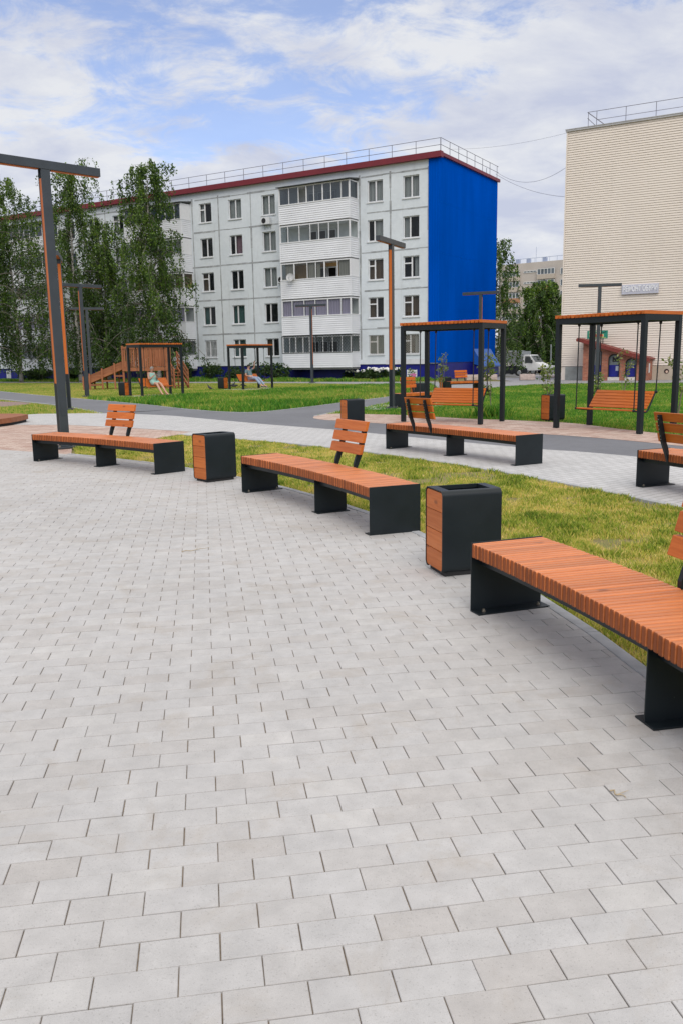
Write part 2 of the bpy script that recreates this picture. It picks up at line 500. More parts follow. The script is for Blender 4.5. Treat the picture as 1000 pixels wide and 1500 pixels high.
def panel_mat():
    t = NT('painted concrete panel'); t.set(Roughness=0.85)
    v = t.coord()
    a = t.noise(v, 0.45, 6, 0.65); b = t.noise(v, 3.0, 6, 0.7); f = t.noise(v, 40, 3)
    st = t.noise(t.coord((1.6, 1.6, 0.18)), 1.2, 5, 0.65)
    c = t.ramp(a, (0.3, (0.61, 0.665, 0.71)), (0.7, (0.69, 0.74, 0.78)))
    c = t.mix(1.0, c, t.ramp(b, (0.3, 0.93), (0.7, 1.04)), 'MULTIPLY')
    c = t.mix(1.0, c, t.ramp(f, (0.3, 0.95), (0.7, 1.04)), 'MULTIPLY')
    c = t.mix(t.math('MULTIPLY', t.ramp(st, (0.58, 0.0), (0.74, 1.0)), 0.35), c, (0.42, 0.43, 0.425))
    t.col(c); t.bump(f, 0.2, 0.01)
    return t.m
M['panel'] = panel_mat()
def seam_mat():
    t = NT('patched panel joint'); t.set(Roughness=0.9)
    n = t.noise(t.coord(), 1.3, 5, 0.7)
    t.col(t.ramp(n, (0.35, (0.24, 0.255, 0.265)), (0.55, (0.36, 0.38, 0.395)), (0.7, (0.54, 0.57, 0.59))))
    return t.m
M['seam'] = seam_mat()
M['blue_plinth'] = flat('deep blue plinth paint', (0.003, 0.007, 0.20), 0.55, 0, 0.16, 2)
def blue_sheet():
    t = NT('glossy blue profiled sheet'); t.set(Roughness=0.30)
    n = t.noise(t.coord((0.5, 0.5, 0.12)), 1.3, 5)
    t.col(t.ramp(n, (0.3, (0.0, 0.068, 0.42)), (0.7, (0.0, 0.084, 0.52))))
    df = t.n.new('ShaderNodeBsdfDiffuse'); t.l.new(t.p.inputs['Base Color'].links[0].from_socket, df.inputs['Color'])
    t.l.new(df.outputs[0], t.out.inputs['Surface'])
    return t.m
M['blue_sheet'] = blue_sheet()
M['hood_blue'] = flat('light blue hood sheet', (0.015, 0.115, 0.47), 0.4, 0, 0.08)
M['red_trim'] = flat('dark red flashing', (0.17, 0.012, 0.022), 0.5, 0, 0.12, 1.5)
M['siding'] = flat('white lap siding', (0.74, 0.76, 0.80), 0.5, 0, 0.06, 1.0)
def beige_mat():
    t = NT('beige lap siding'); t.set(Roughness=0.6)
    v = t.coord(); a = t.noise(v, 0.22, 5, 0.6); st = t.noise(t.coord((1.2, 1.2, 0.15)), 1.0, 5, 0.65)
    c = t.ramp(a, (0.3, (0.72, 0.645, 0.575)), (0.7, (0.77, 0.70, 0.63)))
    c = t.mix(t.math('MULTIPLY', t.ramp(st, (0.55, 0.0), (0.75, 1.0)), 0.22), c, (0.45, 0.40, 0.35))
    t.col(c); return t.m
M['beige'] = beige_mat()
M['plinth'] = flat('rendered plinth', (0.27, 0.29, 0.285), 0.9, 0, 0.25, 1.5)
M['plinth_buff'] = flat('buff painted plinth', (0.46, 0.40, 0.32), 0.9, 0, 0.14, 1.5)
M['roofing'] = flat('grey roofing felt', (0.16, 0.165, 0.17), 0.9, 0, 0.2, 2)
M['rail'] = flat('grey painted rail', (0.17, 0.17, 0.21), 0.5)
M['interior'] = flat('dim room wall', (0.10, 0.095, 0.09), 0.9, 0, 0.2, 2)
M['loggia'] = flat('pale loggia wall', (0.66, 0.68, 0.68), 0.9, 0, 0.1, 2)
M['loggia_warm'] = flat('ochre loggia wall', (0.62, 0.40, 0.20), 0.9, 0, 0.1, 2)
def curtain(name, c):
    t = NT(name); t.set(Roughness=0.9)
    w = t.n.new('ShaderNodeTexWave'); w.inputs['Scale'].default_value = 3.2; w.inputs['Distortion'].default_value = 1.5
    t.l.new(t.coord((1, 1, 0.05)), w.inputs['Vector'])
    t.col(t.mix(1.0, c, t.ramp(w.outputs['Fac'], (0.0, 0.72), (1.0, 1.05)), 'MULTIPLY'))
    return t.m
M['cur_white'] = curtain('white net curtain', (0.64, 0.66, 0.67))
M['cur_lilac'] = curtain('lilac curtain', (0.46, 0.40, 0.56))
M['cur_pink'] = curtain('pink curtain', (0.45, 0.27, 0.34))
M['cur_green'] = curtain('teal curtain', (0.10, 0.22, 0.21))
M['cur_brown'] = curtain('brown curtain', (0.20, 0.13, 0.08))
M['cur_lace'] = curtain('lace curtain', (0.46, 0.44, 0.40))
def glass(name, tint, fac):
    t = NT(name)
    t.set(Roughness=0.03); t.p.inputs['Base Color'].default_value = (*tint, 1)
    t.p.inputs['Specular IOR Level'].default_value = 0.8
    tr = t.n.new('ShaderNodeBsdfTransparent'); tr.inputs['Color'].default_value = (0.82, 0.86, 0.86, 1)
    mx = t.n.new('ShaderNodeMixShader'); mx.inputs[0].default_value = fac
    t.l.new(tr.outputs[0], mx.inputs[1]); t.l.new(t.p.outputs[0], mx.inputs[2])
    t.l.new(mx.outputs[0], t.out.inputs['Surface'])
    return t.m
M['glass'] = glass('window glass', (0.02, 0.026, 0.03), 0.35)
M['glass_dark'] = glass('tinted window glass', (0.03, 0.045, 0.065), 0.75)
M['glass_clear'] = glass('clear balcony glass', (0.10, 0.11, 0.12), 0.25)
M['car_glass'] = glass('car glass', (0.012, 0.014, 0.016), 0.8)

# ================================================================== ground, paths, paving
def sheet(name, pts, z, mat, kind='structure'):
    bm = bmesh.new()
    vs = [bm.verts.new((p[0], p[1], z)) for p in pts]
    f = bm.faces.new(vs)
    bm.normal_update()
    if f.normal.z < 0: f.normal_flip()
    bmesh.ops.triangulate(bm, faces=[f])
    me = bpy.data.meshes.new(name); bm.to_mesh(me); bm.free()
    me.materials.append(mat)
    o = bpy.data.objects.new(name, me); COL.objects.link(o)
    o['kind'] = kind
    return o
def px(*pts): return [G(*p)[:2] for p in pts]
def smooth_line(pts, n=8):
    P = [Vector((p[0], p[1])) for p in pts]
    out = []
    for i in range(len(P) - 1):
        p0, p1, p2, p3 = P[max(i - 1, 0)], P[i], P[i + 1], P[min(i + 2, len(P) - 1)]
        for k in range(n):
            t = k / n
            out.append(0.5 * ((2 * p1) + (p2 - p0) * t + (2 * p0 - 5 * p1 + 4 * p2 - p3) * t * t + (3 * p1 - p0 - 3 * p2 + p3) * t ** 3))
    out.append(P[-1])
    return [(p.x, p.y) for p in out]

CX, CY, R_FRONT = -12.25, 2.60, 13.45                          # circle of the bench fronts
KX, KY, R_EDGE = -14.07, 2.32, 15.67                           # circle of the plaza's kerb
EX, EY, R_FAR = -17.5, 1.24, 22.42                             # outer side of the grass island
def arc(cx, cy, r, a0, a1, n):
    return [(cx + r * math.cos(RAD(a0 + (a1 - a0) * i / n)), cy + r * math.sin(RAD(a0 + (a1 - a0) * i / n))) for i in range(n + 1)]

def sstep(a, b, x):
    t = min(1.0, max(0.0, (x - a) / (b - a))); return t * t * (3 - 2 * t)
def ground_z(x, y):                # the yard beyond the gable lies about half a metre lower
    return -0.03 - 0.45 * sstep(64, 84, y) * sstep(9.0, 14.5, x)
def ground_grid(name, xs, ys, dz, mat):
    m = MB(); nx = len(xs)
    vs = [(x, y, ground_z(x, y) + dz) for y in ys for x in xs]
    fs = [(j * nx + i, j * nx + i + 1, (j + 1) * nx + i + 1, (j + 1) * nx + i) for j in range(len(ys) - 1) for i in range(nx - 1)]
    m.add(vs, fs, 0.5)
    o = m.build(name, mat); o['kind'] = 'structure'
    for p in o.data.polygons: p.use_smooth = True
    return o
ground_grid('ground', [-900, -60, 0, 8, 9, 10, 11, 12, 13, 14, 15, 30, 60, 1500], [-300, 0, 40, 62, 64, 66, 68, 70, 72, 74, 76, 78, 80, 82, 84, 86, 130, 2600], 0.0, M['ground'])

# --- plaza of grey block pavers: every paver its own bevelled block on a soil-filled bed
BRL, BRA, BYAW = 0.22188, 0.11631, 0.1565987
GX, GY = -0.6012, 2.2343
def plaza():
    bed = arc(KX, KY, R_EDGE, -55, 70, 60)
    bed = bed + [(-40, 13.5), (-40, -8)]
    sheet('plaza_bed', bed, -0.0065, M['joint'])
    rng = np.random.RandomState(5)
    c, s = math.cos(BYAW), math.sin(BYAW)
    verts, faces, tones = [], [], []
    gap = 0.0012; cgap = 0.0016
    for row in range(-46, 128):
        for k in range(-60, 34):
            u0 = (k + (0.5 if row % 2 else 0.0)) * BRL; v0 = row * BRA
            cxx = GX + (u0 + BRL / 2) * c - (v0 + BRA / 2) * s
            cyy = GY + (u0 + BRL / 2) * s + (v0 + BRA / 2) * c
            if cyy < 0.9 or cxx < -0.50 * cyy - 1.5 or cxx > 0.5 * cyy + 1.2: continue
            rx, ry = cxx - KX, cyy - KY
            rr = math.hypot(rx, ry)
            if rr > R_EDGE + 0.13: continue
            g0 = cgap + rng.uniform(-0.0004, 0.0004)
            loc = [(g0, gap), (BRL - g0, gap), (BRL - g0, BRA - gap), (g0, BRA - gap)]
            jx, jy, jr = rng.normal(0, 0.0004), rng.normal(0, 0.0004), rng.normal(0, 0.0015)
            P = []
            for a, b in loc:
                a += jx - (b - BRA / 2) * jr; b += jy + (a - BRL / 2) * jr
                a += u0; b += v0
                P.append((GX + a * c - b * s, GY + a * s + b * c))
            if rr > R_EDGE - 0.14:
                nx, ny = rx / rr, ry / rr
                Q = []
                for i in range(len(P)):
                    A, B = P[i], P[(i + 1) % len(P)]
                    da = (A[0] - KX) * nx + (A[1] - KY) * ny - R_EDGE; db = (B[0] - KX) * nx + (B[1] - KY) * ny - R_EDGE
                    if da <= 0: Q.append(A)
                    if da * db < 0:
                        t = da / (da - db); Q.append((A[0] + (B[0] - A[0]) * t, A[1] + (B[1] - A[1]) * t))
                P = Q
                if len(P) < 3: continue
            n = len(P)
            mx = sum(p[0] for p in P) / n; my = sum(p[1] for p in P) / n
            bv = 0.0016
            z = rng.normal(0, 0.0007); tx, ty = rng.normal(0, 0.003, 2)
            def zz(p): return z + (p[0] - mx) * tx + (p[1] - my) * ty
            top = []
            for p in P:
                d = math.hypot(p[0] - mx, p[1] - my) or 1
                kk = max(0.0, 1 - bv * 1.3 / d)
                q = (mx + (p[0] - mx) * kk, my + (p[1] - my) * kk)
                top.append((q[0], q[1], zz(q)))
            low = [(p[0], p[1], zz(p) - 0.0016) for p in P]
            deep = [(p[0], p[1], -0.012) for p in P]
            b = len(verts)
            verts += top + low + deep
            tn = float(np.clip(rng.normal(0.5, 0.24), 0, 1))
            faces.append(tuple(b + i for i in range(n))); tones.append(tn)
            for i in range(n):
                j = (i + 1) % n
                faces.append((b + i, b + n + i, b + n + j, b + j)); tones.append(max(0.0, tn - 0.45))
                faces.append((b + n + i, b + 2 * n + i, b + 2 * n + j, b + n + j)); tones.append(tn)
    m = MB(); m.v, m.f, m.t, m.m = verts, faces, tones, [0] * len(faces)
    o = m.build('paving', M['paver']); o['kind'] = 'structure'
plaza()

def kerb_arc(cx, cy, r, w, a0, a1, name='kerb', seg=1.0, z=0.004):
    """concrete edging stones laid end to end along an arc"""
    m = MB(3)
    L = abs(RAD(a1 - a0)) * r; n = max(1, int(L / seg))
    for i in range(n):
        b0 = RAD(a0 + (a1 - a0) * i / n); b1 = RAD(a0 + (a1 - a0) * (i + 1) / n)
        g_ = 0.004 / r
        dz = m.rng.uniform(-0.003, 0.004); q = []
        for zt in (-0.10, z + dz):
            for (rr_, bb) in ((r, b0 + g_), (r, b1 - g_), (r + w, b1 - g_), (r + w, b0 + g_)):
                q.append((cx + rr_ * math.cos(bb), cy + rr_ * math.sin(bb), zt))
        m.hexa(q, tone=m.rng.random())
    o = m.build(name, M['kerb'], bevel=0.006); o['kind'] = 'structure'
    return o
kerb_arc(KX, KY, R_EDGE, 0.08, -25, 54.0)
kerb_arc(EX, EY, R_FAR - 0.08, 0.08, 2, 51.5)

# --- path bands (measured outlines of each surface)
pale_top = [(-60, 621.4), (-20, 619.6), (0, 617), (40, 607), (100, 605.5), (153, 605), (240, 608), (300, 613), (360, 618.5), (400, 622), (490, 629), (577, 637.5), (680, 647.5), (790, 657.5), (845, 661), (930, 668.5), (1000, 677), (1100, 690)]
pale_outer = smooth_line(px(*pale_top), 6)
pale_inner = arc(EX, EY, R_FAR, 2, 51.5, 40)
pale = pale_outer + [(13.5, 4.0)] + pale_inner
# left part down to the pink strip
pale = pale + px((280, 632), (180, 626), (100, 622), (0, 622), (-60, 622))
sheet('pavement', pale, -0.002, M['pale_paver'])
pink_l = px((-80, 622), (0, 622), (100, 622), (180, 626), (280, 632)) + [arc(EX, EY, R_FAR, 51.5, 51.5, 1)[0]]
pink_l = pink_l + px((240, 640), (160, 650.5), (106, 652.5), (104, 668)) + arc(KX, KY, R_EDGE, 53.6, 84, 20)
sheet('pink_paving', pink_l, -0.005, M['pink_paver'])
asph_top = smooth_line(px((-60, 567.5), (0, 573), (45, 577.5), (90, 581.5), (150, 586.5), (215, 592.5), (270, 598.5), (330, 603), (380, 603), (440, 597), (500, 589.5), (560, 582), (590, 578)), 6)
asph_r = smooth_line(px((600, 583), (570, 589), (530, 597), (490, 603.5), (461, 609)), 6)
pink_tip = smooth_line(px((461, 609), (459.5, 612), (475, 614.5), (500, 616), (577, 621), (680, 628), (773, 634), (845, 638.5), (934, 646), (1000, 653), (1120, 666)), 6)
asph_low_l = px((153, 606), (100, 595), (60, 590.5), (0, 584), (-60, 578))
asph = asph_top + asph_r + pink_tip + smooth_line(px(*pale_top[4:]), 6)[::-1] + asph_low_l
sheet('asphalt_path', asph, -0.009, M['asphalt'])
pink_r_top = smooth_line(px((461, 609), (475, 606.3), (500, 605.5), (590, 607.5), (690, 613), (739, 614.5), (794, 617), (840, 619.5), (910, 628), (1000, 638), (1100, 650)), 6)
sheet('pink_paving', pink_r_top + pink_tip[::-1], -0.006, M['pink_paver'])
pad_c = px((510, 599), (548, 593.5), (585, 590), (650, 588), (650, 594), (585, 598.5), (540, 600))
sheet('pavement', pad_c, -0.004, M['pale_paver'])

def edge_line(pts, w=0.09, z=0.0, name='kerb'):
    m = MB(9)
    for i in range(len(pts) - 1):
        a, b = Vector((*pts[i], 0)), Vector((*pts[i + 1], 0))
        if (b - a).length < 0.02: continue
        m.bar(a + Vector((0, 0, z - 0.06)), b + Vector((0, 0, z - 0.06)), w, 0.12)
    o = m.build(name, M['kerb']); o['kind'] = 'structure'
edge_line(asph_top, 0.08, 0.003)
edge_line(asph_low_l, 0.08, 0.003)
edge_line(asph_r, 0.07, 0.004)

# --- far yard road in front of the long block, and the car park on the right
TH = RAD(31.0)
P0 = AT(641, 540, 61.0); P0.z = 0.0
EU = Vector((-math.cos(TH), math.sin(TH), 0)); IN = Vector((math.sin(TH), math.cos(TH), 0))
def BL(u, d, z=0.0):           # u metres along the front from its right corner, d metres out from the wall
    p = P0 + EU * u - IN * d
    return Vector((p.x, p.y, z))
road = [BL(70, 5.0), BL(-1, 5.0), BL(-7, 4.0)] + [Vector((*p, 0)) for p in px((690, 552.5), (722, 552))]
road += [Vector((13.5, 62.5, 0)), Vector((40, 62.5, 0)), Vector((40, 40, 0))] + [Vector((*p, 0)) for p in px((1040, 560.5), (1000, 560.5), (900, 560.5), (830, 561.5), (780, 563), (735, 566), (700, 569), (650, 569.5), (633, 565), (620, 563.5))] + [BL(6, 8.2), BL(30, 8.2), BL(70, 8.2)]
sheet('road', [(p[0], p[1]) for p in road], -0.010, M['road'])
ground_grid('yard', [13.5, 14, 15, 30, 45], [62, 64, 66, 68, 70, 72, 74, 76, 78, 80, 82, 84, 86, 99], 0.014, M['road'])
mulch = px((-50, 586), (0, 587.5), (30, 588.5), (50, 591), (20, 594.5), (-10, 596), (-50, 596))
sheet('gravel', mulch, -0.012, flat('pinkish gravel', (0.24, 0.17, 0.15), 0.95, 0, 0.45, 14))

# ================================================================== turf
def in_poly(P, poly):
    poly = np.asarray([(p[0], p[1]) for p in poly]); x, y = P[:, 0], P[:, 1]
    r = np.zeros(len(P), bool); j = len(poly) - 1
    for i in range(len(poly)):
        xi, yi = poly[i]; xj, yj = poly[j]
        c = ((yi > y) != (yj > y)) & (x < (xj - xi) * (y - yi) / (yj - yi + 1e-12) + xi)
        r ^= c; j = i
    return r
def vnoise(P, scale, seed):
    """smooth value noise on the ground plane"""
    rs = np.random.RandomState(seed); T = rs.rand(256, 256)
    q = P / scale; i = np.floor(q).astype(int); f = q - i; f = f * f * (3 - 2 * f)
    a = T[i[:, 0] % 256, i[:, 1] % 256]; b = T[(i[:, 0] + 1) % 256, i[:, 1] % 256]
    c = T[i[:, 0] % 256, (i[:, 1] + 1) % 256]; d = T[(i[:, 0] + 1) % 256, (i[:, 1] + 1) % 256]
    return (a * (1 - f[:, 0]) + b * f[:, 0]) * (1 - f[:, 1]) + (c * (1 - f[:, 0]) + d * f[:, 0]) * f[:, 1]
def turf(name, P, mat, h, tone_mean, seed, hmul=None, wscale=1.0, label_kind='stuff', z0=-0.03):
    rs = np.random.RandomState(seed)
    n = len(P); d = np.hypot(P[:, 0], P[:, 1])
    w = (0.0023 * np.maximum(1.0, d / 6.5)) * wscale * rs.uniform(0.7, 1.4, n)
    hh = h * rs.uniform(0.45, 1.25, n) * (hmul if hmul is not None else 1.0)
    a = rs.uniform(0, 2 * PI, n); lean = rs.uniform(0.05, 0.65, n) * hh; la = rs.uniform(0, 2 * PI, n)
    c, s = np.cos(a) * w, np.sin(a) * w
    V = np.zeros((n, 4, 3), np.float32)
    V[:, 0] = np.stack([P[:, 0] - c, P[:, 1] - s, np.full(n, z0)], 1)
    V[:, 1] = np.stack([P[:, 0] + c, P[:, 1] + s, np.full(n, z0)], 1)
    mx, my = P[:, 0] + np.cos(la) * lean * 0.4, P[:, 1] + np.sin(la) * lean * 0.4
    V[:, 2] = np.stack([mx + c * 0.7, my + s * 0.7, z0 + hh * 0.62], 1)
    V[:, 3] = np.stack([P[:, 0] + np.cos(la) * lean, P[:, 1] + np.sin(la) * lean, z0 + hh], 1)
    tone = np.clip(tone_mean + rs.normal(0, 0.30, n), 0, 1)
    return np_mesh(name, V.reshape(-1, 3), 4, mat, tone, None, label_kind)
def scatter(poly, dens0, seed, dref=8.0, power=1.4, ymin=1.5, extra=None):
    rs = np.random.RandomState(seed)
    poly = [(p[0], p[1]) for p in poly]
    xs = [p[0] for p in poly]; ys = [p[1] for p in poly]
    x0, x1, y0, y1 = min(xs), max(xs), min(ys), max(ys)
    out = []
    y = y0
    while y < y1:                         # in strips, density falling with distance
        y2 = min(y + max(0.5, y * 0.06), y1)
        dd = max(abs((y + y2) / 2), 1.5)
        dens = dens0 * min(1.0, (dref / dd) ** power)
        xa, xb = max(x0, -0.46 * y2 - 1.5), min(x1, 0.46 * y2 + 1.5)
        if xb > xa:
            n = int(dens * (xb - xa) * (y2 - y))
            out.append(np.stack([rs.uniform(xa, xb, n), rs.uniform(y, y2, n)], 1))
        y = y2
    P = np.concatenate(out)
    P = P[in_poly(P, poly)]
    return P
# grass island between the plaza and the pale path
isl_outer = arc(EX, EY, R_FAR - 0.09, 2, 51.2, 50)
isl_inner = arc(KX, KY, R_EDGE + 0.09, -12, 53.5, 60)
isl_tip = px((240, 640), (160, 650.5), (107, 653))
island = isl_inner + isl_tip[::-1] + isl_outer[::-1]
def island_turf():
    P = scatter(island, 15000, 11, 6.5, 1.25)
    a = vnoise(P, 0.55, 1); b = vnoise(P, 0.16, 2); c = vnoise(P, 1.7, 3)
    bare = vnoise(P, 0.33, 33)
    keep = (np.random.RandomState(4).rand(len(P)) < np.clip(0.25 + 1.2 * b, 0, 1) * np.clip((bare - 0.13) / 0.14, 0.06, 1))
    P, a, b, c = P[keep], a[keep], b[keep], c[keep]
    tone = 0.10 + 0.50 * a + 0.55 * (b - 0.4) + 0.22 * (c - 0.5)
    turf('grass', P, M['grass'], 0.043, tone, 12, 0.55 + 1.15 * b * (0.35 + a))
island_turf()
lawn_mid = asph_top[::1] + px((600, 577), (640, 569.5), (628, 564.3), (617, 563.8)) + [tuple(BL(6, 8.4)[:2]), tuple(BL(30, 8.4)[:2]), tuple(BL(55, 8.4)[:2])]
def lawn_turf():
    P = scatter(lawn_mid, 2600, 21, 8, 1.15)
    X, Y = P[:, 0], P[:, 1]
    a = vnoise(P, 1.6, 5); b = vnoise(P, 0.5, 6); c = vnoise(P, 5.0, 7)
    # the strip beside the path is lusher and taller than the mown, yellowed grass behind
    tops = np.array(px((150, 581), (225, 583), (280, 579), (350, 576), (420, 569.5), (480, 566.5), (560, 563.5), (640, 562)))
    bound = np.interp(X, tops[:, 0], tops[:, 1])
    lush = np.clip((bound - Y) / 2.0 + (a - 0.5) * 1.4, 0, 1) * (X > tops[0, 0])
    tone = 0.16 + 0.30 * a + 0.40 * (b - 0.5) + 0.3 * (c - 0.5) + lush * (0.36 + 0.2 * (a - 0.5))
    turf('grass', P, M['lawn'], 0.10, tone, 22, 0.6 + lush * (0.9 + 1.3 * b * a))
lawn_turf()
lawn_r = pink_r_top + [tuple(p) for p in px((1120, 563), (1000, 561), (900, 561), (830, 562), (780, 563.5), (735, 566.5), (700, 569.5), (650, 570.5), (600, 581))] + asph_r
def lawn_right():
    P = scatter(lawn_r, 3000, 31, 8, 1.15)
    a = vnoise(P, 1.3, 8); b = vnoise(P, 0.4, 9)
    tone = 0.48 + 0.46 * a + 0.45 * (b - 0.5)
    turf('grass', P, M['lawn'], 0.075, tone, 32, 0.6 + 0.7 * b)
lawn_right()
strip_l = px((-60, 580), (0, 586), (60, 591.5), (110, 597), (153, 605.5), (100, 605), (40, 606), (0, 607), (-60, 607))
def strip_turf():
    P = scatter(strip_l, 1900, 41, 8, 1.1)
    P = P[~in_poly(P, mulch)]
    a = vnoise(P, 1.2, 10); b = vnoise(P, 0.4, 12)
    turf('grass', P, M['lawn'], 0.07, 0.14 + 0.32 * a + 0.3 * (b - 0.5), 42, 0.6 + 0.6 * b)
strip_turf()
verge = [tuple(BL(u, d)[:2]) for u, d in ((-0.5, 0.2), (60, 0.2), (60, 4.8), (-0.5, 4.8))]
def verge_turf():
    P = scatter(verge, 2200, 51, 8, 1.0)
    a = vnoise(P, 2.0, 13); b = vnoise(P, 0.6, 14)
    turf('grass', P, M['lawn'], 0.22, 0.58 + 0.4 * (a - 0.4), 52, 0.4 + 1.6 * a * b, 1.2)
verge_turf()

# ================================================================== the long grey apartment block
def wall_with_holes(mb, x0, x1, z0, z1, y, holes, depth=0.16, mi=0):
    """front wall in the plane y with rectangular openings and reveals going in"""
    xs = sorted({x0, x1, *[h[0] for h in holes], *[h[1] for h in holes]})
    zs = sorted({z0, z1, *[h[2] for h in holes], *[h[3] for h in holes]})
    xs = [x for x in xs if x0 - 1e-6 <= x <= x1 + 1e-6]; zs = [z for z in zs if z0 - 1e-6 <= z <= z1 + 1e-6]
    for i in range(len(xs) - 1):
        for j in range(len(zs) - 1):
            cx, cz = (xs[i] + xs[i + 1]) / 2, (zs[j] + zs[j + 1]) / 2
            if any(h[0] < cx < h[1] and h[2] < cz < h[3] for h in holes): continue
            mb.add([(xs[i], y, zs[j]), (xs[i + 1], y, zs[j]), (xs[i + 1], y, zs[j + 1]), (xs[i], y, zs[j + 1])], [(0, 1, 2, 3)], 0.5, mi)
    for a, b, c, d in holes:
        q = y + depth
        mb.add([(a, y, c), (b, y, c), (b, q, c), (a, q, c)], [(0, 1, 2, 3)], 0.5, mi)
        mb.add([(a, y, d), (b, y, d), (b, q, d), (a, q, d)], [(3, 2, 1, 0)], 0.5, mi)
        mb.add([(a, y, c), (a, y, d), (a, q, d), (a, q, c)], [(3, 2, 1, 0)], 0.5, mi)
        mb.add([(b, y, c), (b, y, d), (b, q, d), (b, q, c)], [(0, 1, 2, 3)], 0.5, mi)

def lap(mb, x0, x1, z0, z1, y, pitch, proud=0.018, mi=0, groove=0.0):
    """horizontal lap boards facing -y, each with a recessed shadow groove below"""
    n = max(1, round((z1 - z0) / pitch)); h = (z1 - z0) / n
    for i in range(n):
        a, b = z0 + i * h + groove, z0 + (i + 1) * h
        t = mb.rng.random()
        mb.add([(x0, y - proud, a), (x1, y - proud, a), (x1, y - 0.003, b), (x0, y - 0.003, b)], [(0, 1, 2, 3)], t, mi)
        mb.add([(x0, y - proud, a), (x1, y - proud, a), (x1, y + 0.02, a), (x0, y + 0.02, a)], [(3, 2, 1, 0)], t, mi)
        if groove: mb.add([(x0, y + 0.02, a - groove), (x1, y + 0.02, a - groove), (x1, y + 0.02, a), (x0, y + 0.02, a)], [(0, 1, 2, 3)], t, mi)
def lap_side(mb, y0, y1, z0, z1, x, sgn, pitch, proud=0.018, mi=0, groove=0.0):
    n = max(1, round((z1 - z0) / pitch)); h = (z1 - z0) / n
    for i in range(n):
        a, b = z0 + i * h + groove, z0 + (i + 1) * h
        t = mb.rng.random()
        mb.add([(x + sgn * proud, y0, a), (x + sgn * proud, y1, a), (x + sgn * 0.003, y1, b), (x + sgn * 0.003, y0, b)], [(0, 1, 2, 3)], t, mi)
        mb.add([(x + sgn * proud, y0, a), (x + sgn * proud, y1, a), (x - sgn * 0.02, y1, a), (x - sgn * 0.02, y0, a)], [(3, 2, 1, 0)], t, mi)
        if groove: mb.add([(x - sgn * 0.02, y0, a - groove), (x - sgn * 0.02, y1, a - groove), (x - sgn * 0.02, y1, a), (x - sgn * 0.02, y0, a)], [(0, 1, 2, 3)], t, mi)

BLEN, BDEP, FLOOR, PL_Z, ROOF_Z = 62.0, 11.0, 2.705, 1.12, 14.95
block = thing('apartment_block', P0, -TH,
              'long grey five storey panel apartment block with a blue gable and red roof edge', 'building')
rb = random.Random(77)
win_cols = [2.1, 4.95, 14.27, 17.5, 20.5, 30.2, 33.2, 36.2, 46.0, 49.2, 52.4]
stacks = [(6.35, 12.45), (22.05, 28.3), (37.7, 44.0)]
WW, WZ0, WZ1 = 1.26, 12.57, 14.05
holes, wins = [], []
for ci, u in enumerate(win_cols):
    for k in range(5):
        h = (-u - WW / 2, -u + WW / 2, WZ0 - FLOOR * k, WZ1 - FLOOR * k)
        if k == 4: h = (h[0], h[1], h[2] + 0.08, h[3])
        holes.append(h); wins.append((ci, k, h))
bal_holes = []
for a, b in stacks:
    for k in range(5):
        bal_holes.append((-(a + b) / 2 - 1.3, -(a + b) / 2 + 1.3, 11.62 - FLOOR * k, 13.9 - FLOOR * k))
mw = MB(1)
wall_with_holes(mw, -BLEN, 0, PL_Z, ROOF_Z, 0, holes + bal_holes, 0.22)
mw.add([(-BLEN, BDEP, 0), (0, BDEP, 0), (0, BDEP, ROOF_Z), (-BLEN, BDEP, ROOF_Z)], [(3, 2, 1, 0)], 0.5)
mw.add([(0, 0, 0), (0, BDEP, 0), (0, BDEP, ROOF_Z), (0, 0, ROOF_Z)], [(0, 1, 2, 3)], 0.5)
mw.add([(-BLEN, 0, 0), (-BLEN, BDEP, 0), (-BLEN, BDEP, ROOF_Z), (-BLEN, 0, ROOF_Z)], [(3, 2, 1, 0)], 0.5)
mw.build('wall', M['panel'], block)
mi_ = MB(2)       # rooms behind the glass
mi_.add([(-BLEN + 0.1, 1.6, PL_Z), (-0.1, 1.6, PL_Z), (-0.1, 1.6, ROOF_Z - 0.1), (-BLEN + 0.1, 1.6, ROOF_Z - 0.1)], [(0, 1, 2, 3)], 0.5)
for k in range(6):
    z = 14.55 - FLOOR * k + 0.1
    if z > PL_Z: mi_.box2((-BLEN + 0.1, 0.24, z - 0.1), (-0.1, 1.58, z + 0.1), tone=0.5)
for u in (0.8, 3.6, 6.2, 12.7, 15.9, 19.0, 21.8, 28.6, 31.7, 34.7, 37.4, 44.6, 47.6, 50.8, 54.5):
    mi_.box2((-u - 0.06, 0.24, PL_Z), (-u + 0.06, 1.57, ROOF_Z - 0.1), tone=0.5)
mi_.build('interior', M['interior'], block)
mp = MB(3)
mp.box2((-BLEN, 0.10, -0.3), (-0.10, 0.30, PL_Z - 0.004), tone=0.5)
mp.box2((-0.28, 0.33, -0.3), (0.04, BDEP - 0.05, 1.175), tone=0.5); mp.box2((-0.09, 0.02, -0.3), (0.03, 0.329, 1.175), tone=0.5)
for u in (9.4, 25.2, 40.8):
    pass
mp.build('plinth', M['blue_plinth'], block)
# plaster band above the plinth by the right corner
mb_ = MB(4); mb_.box2((-4.2, -0.012, PL_Z - 0.02), (-0.78, -0.003, 1.46)); mb_.build('plaster_band', flat('fresh white wash', (0.62, 0.63, 0.66), 0.8, 0, 0.1, 2), block)
